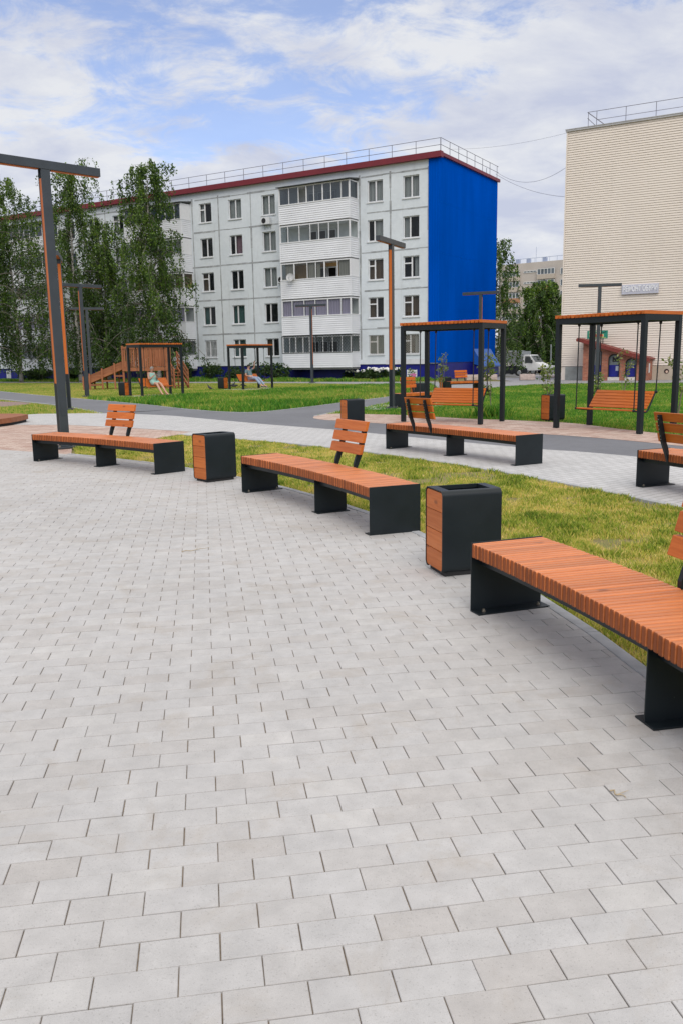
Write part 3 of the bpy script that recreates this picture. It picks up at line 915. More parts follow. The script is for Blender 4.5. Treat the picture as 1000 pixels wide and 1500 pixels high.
# joints between the concrete panels, thick patched strips
ms = MB(5)
js = [0.76, 3.72, 6.22, 12.62, 15.95, 19.15, 21.85, 28.5, 31.7, 34.8, 37.5, 44.3, 47.6, 50.8, 54.2]
for u in js:
    z = PL_Z + 0.35
    while z < ROOF_Z - 0.6:
        z2 = z + ms.rng.uniform(0.5, 1.6); w = ms.rng.uniform(0.035, 0.085)
        ms.box2((-u - w, -0.006, z), (-u + w * ms.rng.uniform(0.6, 1.2), -0.001, min(z2, ROOF_Z - 0.45)))
        z = z2
for zj in (3.70, 6.42, 9.12, 11.85, 14.35):
    u = 0.8
    while u < 56:
        u2 = u + ms.rng.uniform(0.5, 2.2)
        inb = any(a - 0.2 < (u + u2) / 2 < b + 0.2 for a, b in stacks)
        w = ms.rng.uniform(0.03, 0.085); dz = ms.rng.uniform(-0.015, 0.015)
        if not inb: ms.box2((-u2, -0.0085, zj + dz - w), (-u, -0.0035, zj + dz + w * ms.rng.uniform(0.5, 1.1)))
        u = u2
ms.build('joint_seal', M['seam'], block)
# roof slab edge, flashing, felt
mr = MB(6)
mr.box2((-BLEN - 0.2, -0.34, ROOF_Z - 0.02), (0.30, 0.10, ROOF_Z + 0.36), tone=0.4)
mr.box2((0.08, 0.102, ROOF_Z + 0.12), (0.22, BDEP + 0.2, ROOF_Z + 0.345), tone=0.45)
mr.build('roof_edge', M['red_trim'], block)
mr = MB(7); mr.box2((-BLEN, 0.104, ROOF_Z), (0.06, BDEP, ROOF_Z + 0.22)); mr.build('roof', M['roofing'], block)
mg = MB(8)
zt, zb, zm = ROOF_Z + 1.26, ROOF_Z + 0.36, ROOF_Z + 0.82
u = 0.0
while u < BLEN:
    mg.tube([(-u + 0.1, 0.05, zb), (-u + 0.1, 0.05, zt)], 0.022, 5); u += 1.85
for z in (zm, zt): mg.tube([(0.1, 0.05, z), (-BLEN, 0.05, z)], 0.019, 5)
y = 0.05
while y < BDEP:
    mg.tube([(0.12, y, zb), (0.12, y, zt)], 0.022, 5); y += 1.52
for z in (zm, zt): mg.tube([(0.12, 0.05, z), (0.12, BDEP, z)], 0.019, 5)
mg.tube([(-0.8, BDEP - 0.2, zb), (-0.8, BDEP - 0.2, zt)], 0.022, 5)
mg.build('roof_railing', M['rail'], block)
# blue profiled cladding of the gable with its return on the front
mc = MB(9)
def rib_profile(a0, a1, pitch, dep):
    P = []; a = a0
    while a < a1 - 1e-6:
        for f_, d_ in ((0.0, 0), (0.55, 0), (0.65, dep), (0.92, dep)):
            if a + f_ * pitch < a1: P.append((a + f_ * pitch, d_))
        a += pitch
    P.append((a1, 0)); return P
GZ0, GZ1 = 1.18, 15.06
pr = rib_profile(-0.07, 10.95, 0.30, 0.007)
for i in range(len(pr) - 1):
    (y0, d0), (y1, d1) = pr[i], pr[i + 1]
    for (z0, z1) in ((GZ0, 4.9), (4.9, 8.7), (8.7, 12.1), (12.1, GZ1)):
        e = 0.004 * (z0 > 2) 
        mc.add([(0.07 + d0 + e, y0, z0), (0.07 + d1 + e, y1, z0), (0.07 + d1, y1, z1), (0.07 + d0, y0, z1)], [(0, 1, 2, 3)], 0.5)
pr = rib_profile(-0.74, 0.07, 0.20, 0.022)
for i in range(len(pr) - 1):
    (x0, d0), (x1, d1) = pr[i], pr[i + 1]
    mc.add([(x0, -0.07 - d0, GZ0), (x1, -0.07 - d1, GZ0), (x1, -0.07 - d1, GZ1), (x0, -0.07 - d0, GZ1)], [(0, 1, 2, 3)], 0.5)
mc.add([(-0.74, -0.07, GZ0), (-0.74, 0.0, GZ0), (-0.74, 0.0, GZ1), (-0.74, -0.07, GZ1)], [(0, 1, 2, 3)], 0.5)
mc.add([(0.02, 10.95, GZ0), (0.09, 10.95, GZ0), (0.09, 10.95, GZ1), (0.02, 10.95, GZ1)], [(0, 1, 2, 3)], 0.5)
mc.add([(-0.74, -0.07, GZ0), (0.08, -0.07, GZ0), (0.08, 10.95, GZ0), (0.0, 10.95, GZ0), (0.0, 0.0, GZ0), (-0.74, 0, GZ0)], [(0, 1, 2, 3, 4, 5)], 0.5)
mc.build('gable_cladding', M['blue_sheet'], block)
# sloping hood over the cellar steps at the foot of the gable
mh = MB(10)
mh.prism([(0.10, 2.15), (0.10, 1.0), (0.95, 0.75), (0.95, 0.85)], 6.3, 9.9, 'Y')
hood = mh.build('cellar_hood', M['hood_blue'], block)
mh = MB(11); mh.box2((0.0, 6.4, -0.3), (0.85, 9.8, 0.9)); mh.build('cellar_wall', M['blue_plinth'], hood)

# --- windows
cur_choices = ['cur_white', 'cur_white', 'cur_white', None, 'cur_brown', 'cur_green']
special = {(3, 1): 'cur_pink', (4, 0): 'cur_white', (2, 1): 'cur_white', (0, 3): 'cur_brown', (0, 0): 'cur_white', (2, 0): 'cur_white',
           (0, 2): 'cur_white', (4, 2): 'cur_brown', (4, 3): 'cur_green', (3, 3): 'cur_green', (1, 0): 'cur_white', (1, 1): 'cur_white', (0, 1): 'cur_white'}
lattice = lambda mb, x0, x1, z0, z1, y, p, r: [mb.bar(a, b, r, r, up=(0, 1, 0)) for a, b in _lat(x0, x1, z0, z1, y, p)]
def _lat(x0, x1, z0, z1, y, p):
    out = []
    w, h = x1 - x0, z1 - z0
    n = int((w + h) / p)
    for i in range(1, n + 1):
        s_ = i * p
        a = (x0 + max(0, s_ - h), z0 + min(h, s_)); b = (x0 + min(w, s_), z0 + max(0, s_ - w))
        out.append(((a[0], y, a[1]), (b[0], y, b[1])))
        out.append(((x0 + x1 - a[0], y + 0.012, a[1]), (x0 + x1 - b[0], y + 0.012, b[1])))
    return out
def window(ci, k, h):
    x0, x1, z0, z1 = h
    y = 0.10
    m = MB(ci * 7 + k)
    t = 0.065
    # frame
    m.box2((x0 + 0.002, y, z0 + 0.002), (x0 + t, y + 0.07, z1 - 0.002)); m.box2((x1 - t, y, z0 + 0.002), (x1 - 0.002, y + 0.07, z1 - 0.002))
    m.box2((x0 + t, y, z0 + 0.002), (x1 - t, y + 0.07, z0 + t)); m.box2((x0 + t, y, z1 - t), (x1 - t, y + 0.07, z1 - 0.002))
    narrow_left = rb.random() < 0.5
    xm = x0 + WW * (0.42 if narrow_left else 0.52)
    m.box2((xm - 0.05, y - 0.006, z0 + t), (xm + 0.05, y + 0.064, z1 - t))
    transom = (ci in (0, 1) and k in (2, 3, 4)) or (ci == 4 and k == 0) or rb.random() < 0.15
    if transom:
        zt_ = z1 - 0.48
        m.box2((x0 + t, y - 0.004, zt_ - 0.045), (xm - 0.05, y + 0.062, zt_ + 0.045))
    w = m.build('window', M['upvc'], block)
    m = MB(); m.add([(x0 + t * .6, y + 0.035, z0 + t * .6), (x1 - t * .6, y + 0.035, z0 + t * .6), (x1 - t * .6, y + 0.035, z1 - t * .6), (x0 + t * .6, y + 0.035, z1 - t * .6)], [(0, 1, 2, 3)])
    m.build('pane', M['glass'], w)
    m = MB(); m.box2((x0 - 0.06, -0.07, z0 - 0.075), (x1 + 0.06, y - 0.004, z0 - 0.004)); m.build('sill', M['white'], w)
    cur = special.get((ci, k), rb.choice(cur_choices))
    if cur:
        m = MB()
        lo, hi = (x0 + 0.03, x1 - 0.03)
        mode = rb.random()
        if (ci, k) in ((3, 1),): lo = xm
        elif (ci, k) in ((0, 0), (1, 0), (2, 0), (2, 1), (1, 1)): lo = xm if rb.random() < 0.5 else lo
        elif mode < 0.35: hi = lo + (hi - lo) * 0.35
        elif mode < 0.6: lo = hi - (hi - lo) * 0.35
        n = 14
        for i in range(n):
            a, b = lo + (hi - lo) * i / n, lo + (hi - lo) * (i + 1) / n
            ya, yb = 0.28 + 0.025 * math.sin(i * 2.1), 0.28 + 0.025 * math.sin((i + 1) * 2.1)
            m.add([(a, ya, z0 - 0.1), (b, yb, z0 - 0.1), (b, yb, z1 + 0.1), (a, ya, z1 + 0.1)], [(0, 1, 2, 3)], 0.5)
        m.build('curtain', M[cur], w)
    if k == 4 and ci in (0, 1):
        m = MB(); lattice(m, x0 + 0.02, x1 - 0.02, z0 + 0.02, z1 - 0.02, y - 0.03, 0.17, 0.016)
        m.build('grille', flat('pale window grille', (0.44, 0.42, 0.36), 0.5), w)
    if k == 4 and ci == 4:
        m = MB()
        for i in range(9): m.box((x0 + 0.07 + i * (WW - 0.14) / 8, y - 0.05, (z0 + z1) / 2), (0.022, 0.022, z1 - z0 - 0.05))
        for z in (z0 + 0.1, (z0 + z1) / 2, z1 - 0.1): m.box(((x0 + x1) / 2, y - 0.028, z), (WW - 0.05, 0.02, 0.022))
        m.build('grille', M['white'], w)
for ci, k, h in wins: window(ci, k, h)

# --- glazed balconies, five to a stack
def balcony(si, k, ua, ub):
    zo = -FLOOR * k
    x0, x1 = -ub, -ua
    D = 1.2
    zb, zg, zt = 11.47 + zo, 12.83 + zo, 14.10 + zo
    rr = random.Random(si * 10 + k)
    m = MB(si * 31 + k)
    if k == 4: zb = 0.92
    lap(m, x0, x1, zb, zg, -D, 0.15, 0.026, groove=0.022)
    lap_side(m, -D, 0, zb, zg, x1, 1, 0.15, 0.026, groove=0.022); lap_side(m, -D, 0, zb, zg, x0, -1, 0.15, 0.026, groove=0.022)
    m.box2((x1 - 0.05, -D - 0.022, zb), (x1 + 0.022, -D + 0.05, zg), tone=0.6); m.box2((x0 - 0.022, -D - 0.022, zb), (x0 + 0.05, -D + 0.05, zg), tone=0.6)
    bal = m.build('balcony', M['siding'], block)
    m = MB(); m.box2((x0 + 0.02, -D + 0.06, zb - 0.13), (x1 - 0.02, -0.004, zb + 0.06)); m.build('floor_slab', M['roofing'], bal)
    # glazing frame
    t = 0.055
    m = MB()
    m.box2((x0 - 0.04, -D - 0.05, zg), (x1 + 0.04, -0.004, zg + 0.07)); m.box2((x0, -D, zt - 0.08), (x1, -0.006, zt))
    n = {0: 8, 1: 7, 2: 6, 3: 6, 4: 9}[k] if si == 0 else rr.choice((6, 7, 8))
    cuts = [x0 + 0.04]
    ws = [rr.uniform(0.75, 1.25) for _ in range(n)]; tot = sum(ws)
    for q in ws: cuts.append(cuts[-1] + (x1 - x0 - 0.08) * q / tot)
    for i, c in enumerate(cuts):
        w = 0.11 if i in (0, n) else rr.choice((0.05, 0.05, 0.09))
        m.box2((c - w / 2, -D + 0.004, zg + 0.07), (c + w / 2, -D + 0.075, zt - 0.08))
    for x in (x0 + 0.004, x1 - 0.074):
        m.box2((x, -0.09, zg + 0.07), (x + 0.07, -0.008, zt - 0.08))
    if si == 0 and k == 2:
        m.box2((x1 - 0.06, -D + 0.08, zg + 0.07), (x1 - 0.002, -0.09, zt - 0.08))
    if si == 1 and k in (0, 1):
        m.box2((x1 - 0.06, -D + 0.08, zg + 0.07), (x1 - 0.002, -0.09, zt - 0.08))
    m.build('glazing_frame', M['upvc'], bal)
    gm = {0: 'glass_dark', 1: 'glass_clear', 2: 'glass', 3: 'glass_clear', 4: 'glass'}[k]
    m = MB()
    for i in range(n):
        if si == 0 and k == 0 and i == 2: continue
        if si == 0 and k == 2 and i == 4: continue
        m.add([(cuts[i], -D + 0.04, zg + 0.05), (cuts[i + 1], -D + 0.04, zg + 0.05), (cuts[i + 1], -D + 0.04, zt - 0.05), (cuts[i], -D + 0.04, zt - 0.05)], [(0, 1, 2, 3)])
    m.build('pane', M[gm], bal)
    for x in (x0 + 0.04, x1 - 0.03):
        m = MB(); m.add([(x, -D + 0.06, zg + 0.05), (x, -0.05, zg + 0.05), (x, -0.05, zt - 0.05), (x, -D + 0.06, zt - 0.05)], [(0, 1, 2, 3)])
        m.build('side_pane', M[gm], bal)
    # the loggia wall seen through the glass, with its door and window
    lm = 'loggia_warm' if (k == 2) else 'loggia'
    m = MB()
    xc = (x0 + x1) / 2
    m.box2((x0 + 0.05, -0.03, zb + 0.08), (xc - 1.25, -0.012, zt)); m.box2((xc + 1.25, -0.03, zb + 0.08), (x1 - 0.08, -0.012, zt))
    m.box2((xc - 1.25, -0.03, zt - 0.32), (xc + 1.25, -0.012, zt))
    m.build('loggia_wall', M[lm], bal)
    m = MB(); zf = zb + 0.1
    for a, b, c_ in ((xc - 1.22, xc - 0.45, zf), (xc - 0.40, xc + 0.35, zf + 0.85), (xc + 0.40, xc + 1.2, zf + 0.85)):
        for q in ((a, c_, a + 0.08, zt - 0.34), (b - 0.08, c_, b, zt - 0.34)): m.box2((q[0], -0.028, q[1]), (q[2], -0.004, q[3]))
        m.box2((a + 0.08, -0.028, zt - 0.44), (b - 0.08, -0.004, zt - 0.34))
    m.build('door_frame', M['upvc'], bal)
    cur = None
    if k == 3: cur = 'cur_lilac'
    if k == 2: cur = 'cur_lace'
    if cur:
        m = MB()
        spans = [(i, i + 1) for i in range(n)] if k == 3 else [(0.25, 0.95), (2.0, 3.0), (3.0, 3.5), (5.05, 6)]
        for a_, b_ in spans:
            def pos(q):
                i = min(int(q), n - 1); return cuts[i] + (cuts[i + 1] - cuts[i]) * (q - i)
            a, b = pos(a_) + 0.03, pos(b_) - 0.03; N = 12
            for i in range(N):
                xa, xb = a + (b - a) * i / N, a + (b - a) * (i + 1) / N
                ya, yb = -D + 0.14 + 0.02 * math.sin(i * 2.3 + a), -D + 0.14 + 0.02 * math.sin((i + 1) * 2.3 + a)
                m.add([(xa, ya, zg + 0.02), (xb, yb, zg + 0.02), (xb, yb, zt - 0.05), (xa, ya, zt - 0.05)], [(0, 1, 2, 3)], 0.5)
        m.build('curtain', M[cur], bal)
    if k == 4:
        m = MB()
        lattice(m, x0 + 0.1, x1 - 0.1, zg + 0.03, zt + 0.02, -D - 0.05, 0.24, 0.014)
        for z in (zg + 0.03, zt + 0.02): m.box2((x0 - 0.05, -D - 0.055, z - 0.02), (x1 + 0.05, -D - 0.02, z + 0.02))
        for x in (x0 - 0.03, xc, x1 + 0.03): m.box2((x - 0.02, -D - 0.06, zg), (x + 0.02, -D - 0.022, zt))
        for q in _lat(-D, -0.05, zg + 0.03, zt, 0, 0.24):
            m.bar((x1 + 0.03, q[0][0], q[0][2]), (x1 + 0.03, q[1][0], q[1][2]), 0.014, 0.014, up=(1, 0, 0))
        m.build('grille', M['metal'], bal)
    if k == 0:
        m = MB()
        m.hexa([(x0 - 0.12, -D - 0.22, zt + 0.01), (x1 + 0.12, -D - 0.22, zt + 0.01), (x1 + 0.12, -0.005, zt + 0.12), (x0 - 0.12, -0.005, zt + 0.12),
                (x0 - 0.12, -D - 0.22, zt + 0.06), (x1 + 0.12, -D - 0.22, zt + 0.06), (x1 + 0.12, -0.005, zt + 0.26), (x0 - 0.12, -0.005, zt + 0.26)])
        m.build('balcony_roof', flat('dark corrugated roof', (0.05, 0.055, 0.055), 0.7, 0, 0.3, 4), bal)
for si, (a, b) in enumerate(stacks):
    for k in range(5): balcony(si, k, a, b)

# --- things fixed to the front
def ac_unit(u, z, label):
    t = thing('air_conditioner', BL(u, 0.0, z), -TH, label, 'air conditioner', 'air conditioners on the grey block')
    m = MB(); m.box((0, -0.24, 0.28), (0.78, 0.28, 0.54)); body = m.build('casing', M['white'], t, bevel=0.02)
    m = MB(); m.lathe([(0.20, 0), (0.20, 0.012), (0.05, 0.016), (0.001, 0.016)], 20, M=Matrix.Translation((-0.12, -0.381, 0.28)) @ Matrix.Rotation(PI / 2, 4, 'X'))
    m.build('fan_grille', M['rubber'], body)
    m = MB()
    for x in (-0.28, 0.28):
        m.box((x, -0.21, -0.015), (0.035, 0.40, 0.03)); m.box((x, -0.02, -0.16), (0.035, 0.03, 0.28))
    m.build('bracket', M['steel'], t)
ac_unit(14.35, 11.82, 'white air conditioner box below a top floor window')
ac_unit(12.95, 7.35, 'white air conditioner box tight against the balcony stack')
d_ = thing('satellite_dish', BL(11.45, 1.24, 7.5), -TH + 0.25, 'pale round satellite dish on a balcony front', 'satellite dish')
m = MB(); prof = [(0.30 * i / 8, 0.08 * (i / 8) ** 2) for i in range(1, 9)]
m.lathe([(0.001, 0)] + prof + [(0.30, 0.10)] + [(r_, z + 0.02) for r_, z in prof[::-1]], 28, M=Matrix.Translation((0, -0.24, 0.1)) @ Matrix.Rotation(RAD(78), 4, 'X'))
m.build('dish', flat('dull dish paint', (0.46, 0.47, 0.48), 0.6), d_, smooth='auto')
m = MB(); m.tube([(0, -0.2, -0.25), (0, -0.5, -0.12), (0, -0.62, 0.05)], 0.014, 6); m.box((0, -0.63, 0.07), (0.06, 0.10, 0.06)); m.build('feed_arm', M['steel'], d_)
m = MB(); m.tube([(0, 0.03, 0.0), (0, -0.22, 0.06)], 0.022, 6); m.build('bracket', M['steel'], d_)

# ================================================================== the beige end wall on the right
BB = AT(831, 193, 55.0); BB.z = 0
BANG = RAD(-30.44)
BH = 14.97
beige = thing('beige_building', BB, BANG, 'tall windowless building wall in beige horizontal siding at the right edge', 'building')
m = MB(21); lap(m, -0.02, 26, 0.85, BH, 0, 0.137, 0.022, groove=0.024); m.build('wall', M['beige'], beige)
m = MB(22)
lap_side(m, 0.0, 14, 0.85, BH, 0.0, -1, 0.137, 0.02)
m.build('side_wall', M['beige'], beige)
m = MB(23); m.box2((0.03, 0.04, -0.3), (26, 14, BH - 0.02)); m.build('core_wall', M['beige'], beige)
m = MB(24); m.box2((0.3, -0.02, -0.3), (3.0, 0.035, 0.83)); m.build('plinth', M['plinth'], beige)
m = MB(25); m.box2((3.004, -0.02, -0.3), (26, 0.035, 0.83)); pl_b = m.build('plinth', M['plinth_buff'], beige); pl_b['label'] = 'buff painted plinth'
m = MB(26); m.box2((-0.10, -0.10, BH), (26, 14, BH + 0.10)); m.box2((-0.12, -0.12, BH + 0.10), (26, 0.0, BH + 0.14)); m.build('roof_edge', flat('pale grey coping', (0.42, 0.42, 0.43), 0.6), beige)
m = MB(27); m.box2((-0.05, -0.045, 0.85), (0.03, -0.032, BH)); m.box2((-0.045, -0.032, 0.85), (-0.032, 0.06, BH)); m.build('corner_trim', M['beige'], beige)
m = MB(28)
x = 1.6
for i in range(14):
    m.tube([(x, 0.5, BH + 0.1), (x, 0.5, BH + 1.08)], 0.02, 5); x += 1.72
m.tube([(1.05, 0.5, BH + 1.08), (26, 0.5, BH + 1.08)], 0.018, 5); m.tube([(1.6, 0.5, BH + 0.58), (26, 0.5, BH + 0.58)], 0.016, 5)
m.tube([(1.05, 0.5, BH + 1.08), (2.2, 0.5, BH + 0.15)], 0.026, 5); m.tube([(1.1, 0.5, BH + 0.1), (1.1, 0.5, BH + 1.08)], 0.018, 5)
m.tube([(1.05, 0.5, BH + 0.75), (1.6, 0.5, BH + 0.2)], 0.02, 5)
m.build('roof_railing', M['rail'], beige)
m = MB(29); m.hexa([(9.6, 1.2, BH + 0.1), (11.4, 1.2, BH + 0.1), (11.4, 2.6, BH + 0.1), (9.6, 2.6, BH + 0.1), (9.4, 1.0, BH + 0.55), (11.6, 1.0, BH + 0.62), (11.6, 2.8, BH + 0.62), (9.4, 2.8, BH + 0.55)])
m.build('roof_hatch', flat('dark hatch', (0.06, 0.08, 0.08), 0.6), beige)
def BW(t, d, z=0):                 # t along the beige wall, d out from it
    return Vector((BB.x + math.cos(BANG) * t + math.sin(BANG) * d, BB.y + math.sin(BANG) * t - math.cos(BANG) * d, z))
def wall_hit(x, y):                # where a view direction meets the beige wall
    d = view_ray(x, y); n = Vector((math.sin(BANG), -math.cos(BANG), 0)); o = Vector((0, 0, EYE))
    k = (Vector((BB.x, BB.y, 0)) - o).dot(n) / d.dot(n); p = o + d * k
    return (p - Vector((BB.x, BB.y, 0))).dot(Vector((math.cos(BANG), math.sin(BANG), 0))), p.z
# shoe repair sign
s0, z0_ = wall_hit(910.5, 431.5); s1, z1_ = wall_hit(965, 417.5)
sw, sh = s1 - s0, 0.57
sc_ = thing('shop_sign', BW(s0, 0.03, (z0_ + wall_hit(964, 429)[1]) / 2), BANG, 'pale grey shoe repair sign high on the beige wall', 'sign')
m = MB(); m.box2((0, -0.10, 0), (sw, 0, sh)); m.build('board', flat('pale grey sign board', (0.50, 0.51, 0.60), 0.4, 0, 0.04), sc_, bevel=0.01)
def text(name, body, size, mat, parent, loc, rot=(PI / 2, 0, 0), ext=0.006, width=None, align='CENTER', bold=0.0):
    cu = bpy.data.curves.new(name, 'FONT'); cu.body = body; cu.size = size; cu.extrude = ext; cu.offset = bold
    cu.align_x = align; cu.align_y = 'CENTER'
    o = bpy.data.objects.new(name, cu); COL.objects.link(o)
    cu.materials.append(mat); o.parent = parent; o.location = loc; o.rotation_euler = rot
    if width:
        bpy.context.view_layer.update()
        if o.dimensions.x > 1e-4: o.scale.x = width / o.dimensions.x
    dg = bpy.context.evaluated_depsgraph_get()
    me = bpy.data.meshes.new_from_object(o.evaluated_get(dg))
    q = bpy.data.objects.new(name, me); COL.objects.link(q)
    q.parent = parent; q.location = loc; q.rotation_euler = rot; q.scale = o.scale
    bpy.data.objects.remove(o)
    q.name = name
    return q
text('lettering', 'РЕМОНТ ОБУВИ', 0.44, flat('white letters', (0.80, 0.81, 0.84), 0.4, 0, 0.02), sc_, (sw / 2, -0.112, sh * 0.52), width=sw * 0.93, ext=0.01, bold=0.012)

# --- brick entrance with a red sloping roof in front of it
k0, _ = wall_hit(863, 520); k1, _ = wall_hit(956, 520)
kt = k1 - k0
kio = thing('brick_entrance', BW(k0, 0.0), BANG, 'low red brick cellar entrance with three arches and a sloping red roof', 'building')
KD = 1.55
def roofz(x): return 2.42 - 1.14 * x / kt
m = MB(41)
def arch_wall(mb, y0, y1, spans):
    """brick front with arched openings; spans = (xa, xb, z_bottom, z_spring)"""
    N = 10
    xs = 0.0
    for xa, xb, zb_, zs_ in spans + [(kt, kt, 0, 0)]:
        mb.hexa([(xs, y0, -0.1), (xa, y0, -0.1), (xa, y1, -0.1), (xs, y1, -0.1), (xs, y0, roofz(xs)), (xa, y0, roofz(xa)), (xa, y1, roofz(xa)), (xs, y1, roofz(xs))], tone=0.5)
        if xb > xa:
            r_ = (xb - xa) / 2; c_ = (xa + xb) / 2
            for i in range(N):
                a, b = PI - PI * i / N, PI - PI * (i + 1) / N
                pa, pb = (c_ + r_ * math.cos(a), zs_ + r_ * 0.85 * math.sin(a)), (c_ + r_ * math.cos(b), zs_ + r_ * 0.85 * math.sin(b))
                mb.hexa([(pa[0], y0, pa[1]), (pb[0], y0, pb[1]), (pb[0], y1, pb[1]), (pa[0], y1, pa[1]),
                         (pa[0], y0, roofz(pa[0])), (pb[0], y0, roofz(pb[0])), (pb[0], y1, roofz(pb[0])), (pa[0], y1, roofz(pa[0]))], tone=0.5)
            mb.box2((xa, y0 + 0.001, -0.1), (xb, y1 - 0.001, zb_), tone=0.5)
        xs = xb
sp = [(0.10 * kt, 0.30 * kt, 0.02, 1.62), (0.40 * kt, 0.58 * kt, 0.02, 1.30), (0.665 * kt, 0.84 * kt, 0.02, 1.03)]
arch_wall(m, -KD, -KD + 0.25, sp)
m.hexa([(kt - 0.25, -KD + 0.252, -0.1), (kt, -KD + 0.252, -0.1), (kt, 0, -0.1), (kt - 0.25, 0, -0.1), (kt - 0.25, -KD + 0.252, roofz(kt)), (kt, -KD + 0.252, roofz(kt)), (kt, 0, roofz(kt)), (kt - 0.25, 0, roofz(kt))], tone=0.5)
m.hexa([(0, -KD + 0.252, -0.1), (0.25, -KD + 0.252, -0.1), (0.25, 0, -0.1), (0, 0, -0.1), (0, -KD + 0.252, roofz(0.2)), (0.25, -KD + 0.252, roofz(0.25)), (0.25, 0, roofz(0.25)), (0, 0, roofz(0.2))], tone=0.5)
def redbrick():
    t = NT('red brick'); t.set(Roughness=0.9)
    b = t.n.new('ShaderNodeTexBrick'); b.inputs['Scale'].default_value = 1
    b.inputs['Brick Width'].default_value = 0.25; b.inputs['Row Height'].default_value = 0.077; b.inputs['Mortar Size'].default_value = 0.008
    b.inputs['Color1'].default_value = (0.30, 0.085, 0.045, 1); b.inputs['Color2'].default_value = (0.42, 0.145, 0.075, 1); b.inputs['Mortar'].default_value = (0.25, 0.21, 0.18, 1)
    tcn = t.n.new('ShaderNodeTexCoord'); sx = t.n.new('ShaderNodeSeparateXYZ'); t.l.new(tcn.outputs['Object'], sx.inputs[0])
    cb = t.n.new('ShaderNodeCombineXYZ'); t.l.new(t.math('ADD', sx.outputs[0], sx.outputs[1]), cb.inputs[0]); t.l.new(sx.outputs[2], cb.inputs[1])
    t.l.new(cb.outputs[0], b.inputs['Vector'])
    n = t.noise(t.coord(), 2.5, 5)
    t.col(t.mix(1.0, b.outputs['Color'], t.ramp(n, (0.3, 0.75), (0.7, 1.15)), 'MULTIPLY')); return t.m
M['redbrick'] = redbrick()
m.build('wall', M['redbrick'], kio)
m = MB(42)
for i in range(4):
    y0 = -KD - 0.30 + i * (KD + 0.28) / 4; y1 = y0 + (KD + 0.28) / 4 - 0.01
    m.hexa([(-0.32, y0, roofz(-0.32) + 0.004), (kt + 0.15, y0, roofz(kt + 0.15) + 0.004), (kt + 0.15, y1, roofz(kt + 0.15) + 0.004), (-0.32, y1, roofz(-0.32) + 0.004),
            (-0.32, y0, roofz(-0.32) + 0.07), (kt + 0.15, y0, roofz(kt + 0.15) + 0.07), (kt + 0.15, y1, roofz(kt + 0.15) + 0.07), (-0.32, y1, roofz(-0.32) + 0.07)])
m.box((0, 0, -5), (0.01, 0.01, 0.01))
m.hexa([(-0.36, -KD - 0.35, roofz(-0.36) - 0.14), (kt + 0.18, -KD - 0.35, roofz(kt + .18) - 0.14), (kt + 0.18, -KD - 0.305, roofz(kt + .18) - 0.14), (-0.36, -KD - 0.305, roofz(-0.36) - 0.14),
        (-0.36, -KD - 0.35, roofz(-0.36) + 0.02), (kt + 0.18, -KD - 0.35, roofz(kt + .18) + 0.02), (kt + 0.18, -KD - 0.305, roofz(kt + .18) + 0.02), (-0.36, -KD - 0.305, roofz(-0.36) + 0.02)])
m.v = [v if v[2] > -2 else (0.1, -0.3, 0.5) for v in m.v]
m.build('roof', flat('red roofing', (0.18, 0.028, 0.020), 0.6, 0, 0.2, 5), kio)
for xa, xb, zb_, zs_ in sp:
    m = MB(); m.box2((xa, -KD + 0.16, 0.22), (xb, -KD + 0.20, 0.93)); dr = m.build('shutter', M['blue_plinth'], kio)
    m = MB(); m.box2((xa, -KD + 0.155, 0.931), (xb, -KD + 0.195, zs_ + (xb - xa) * 0.42)); m.build('window', flat('dull pane', (0.16, 0.19, 0.20), 0.25, 0, 0.2, 8), kio)
    m = MB(); m.box2((xa, -KD - 0.02, 0.0), (xb, -KD + 0.15, 0.2)); m.build('ledge', flat('white tile ledge', (0.60, 0.57, 0.52), 0.6, 0, 0.25, 18), kio)
    m = MB(); N = 14; c_ = (xa + xb) / 2; r_ = (xb - xa) / 2 - 0.03
    pts = [(xa + 0.03, -KD + 0.03, 0.2)] + [(c_ - r_ * math.cos(PI * i / N), -KD + 0.03, zs_ + r_ * 0.85 * math.sin(PI * i / N)) for i in range(N + 1)] + [(xb - 0.03, -KD + 0.03, 0.2)]
    m.tube(pts, 0.035, 6); m.build('arch_frame', M['rubber'], kio)
m = MB(); xa, xb = sp[1][0], sp[1][1]; m.box2((xa + 0.32 * (xb - xa), -KD + 0.135, 1.12), (xb - 0.16 * (xb - xa), -KD + 0.15, 1.40)); m.build('vent', M['rubber'], kio)
m = MB(); m.box2((xa + 0.62 * (xb - xa), -KD + 0.14, 0.58), (xb - 0.12 * (xb - xa), -KD + 0.155, 0.86)); m.build('notice', flat('grey notice', (0.40, 0.44, 0.52), 0.5), kio)
m = MB(); m.box2((kt + 0.002, -KD + 0.4, 0.45), (kt + 0.012, -KD + 0.75, 1.0)); m.build('notice', M['white'], kio)
# green sign on posts above it
gt0, _ = wall_hit(864, 500); gt1, gz1 = wall_hit(895, 484); _, gz0 = wall_hit(895, 495.5)
gs = thing('shop_sign', BW(gt0, 0.75, gz0), BANG, 'green shop sign on thin posts above the sloping red roof', 'sign')
gw, gh = (gt1 - gt0) * 0.97, (gz1 - gz0)
m = MB(); m.box2((0, -0.05, 0), (gw, 0.05, gh)); m.build('board', flat('green sign board', (0.012, 0.235, 0.165), 0.4, 0, 0.06), gs)
m = MB(); m.box2((gw * 0.1, -0.056, gh * 0.2), (gw * 0.82, -0.0505, gh * 0.56)); m.build('panel', flat('cream sign panel', (0.68, 0.56, 0.30), 0.4, 0, 0.05), gs)
text('lettering', 'РЕМОНТ', gh * 0.36, flat('pale green letters', (0.60, 0.75, 0.48), 0.4, 0, 0.02), gs, (gw * 0.40, -0.058, gh * 0.76), width=gw * 0.62, bold=0.01)
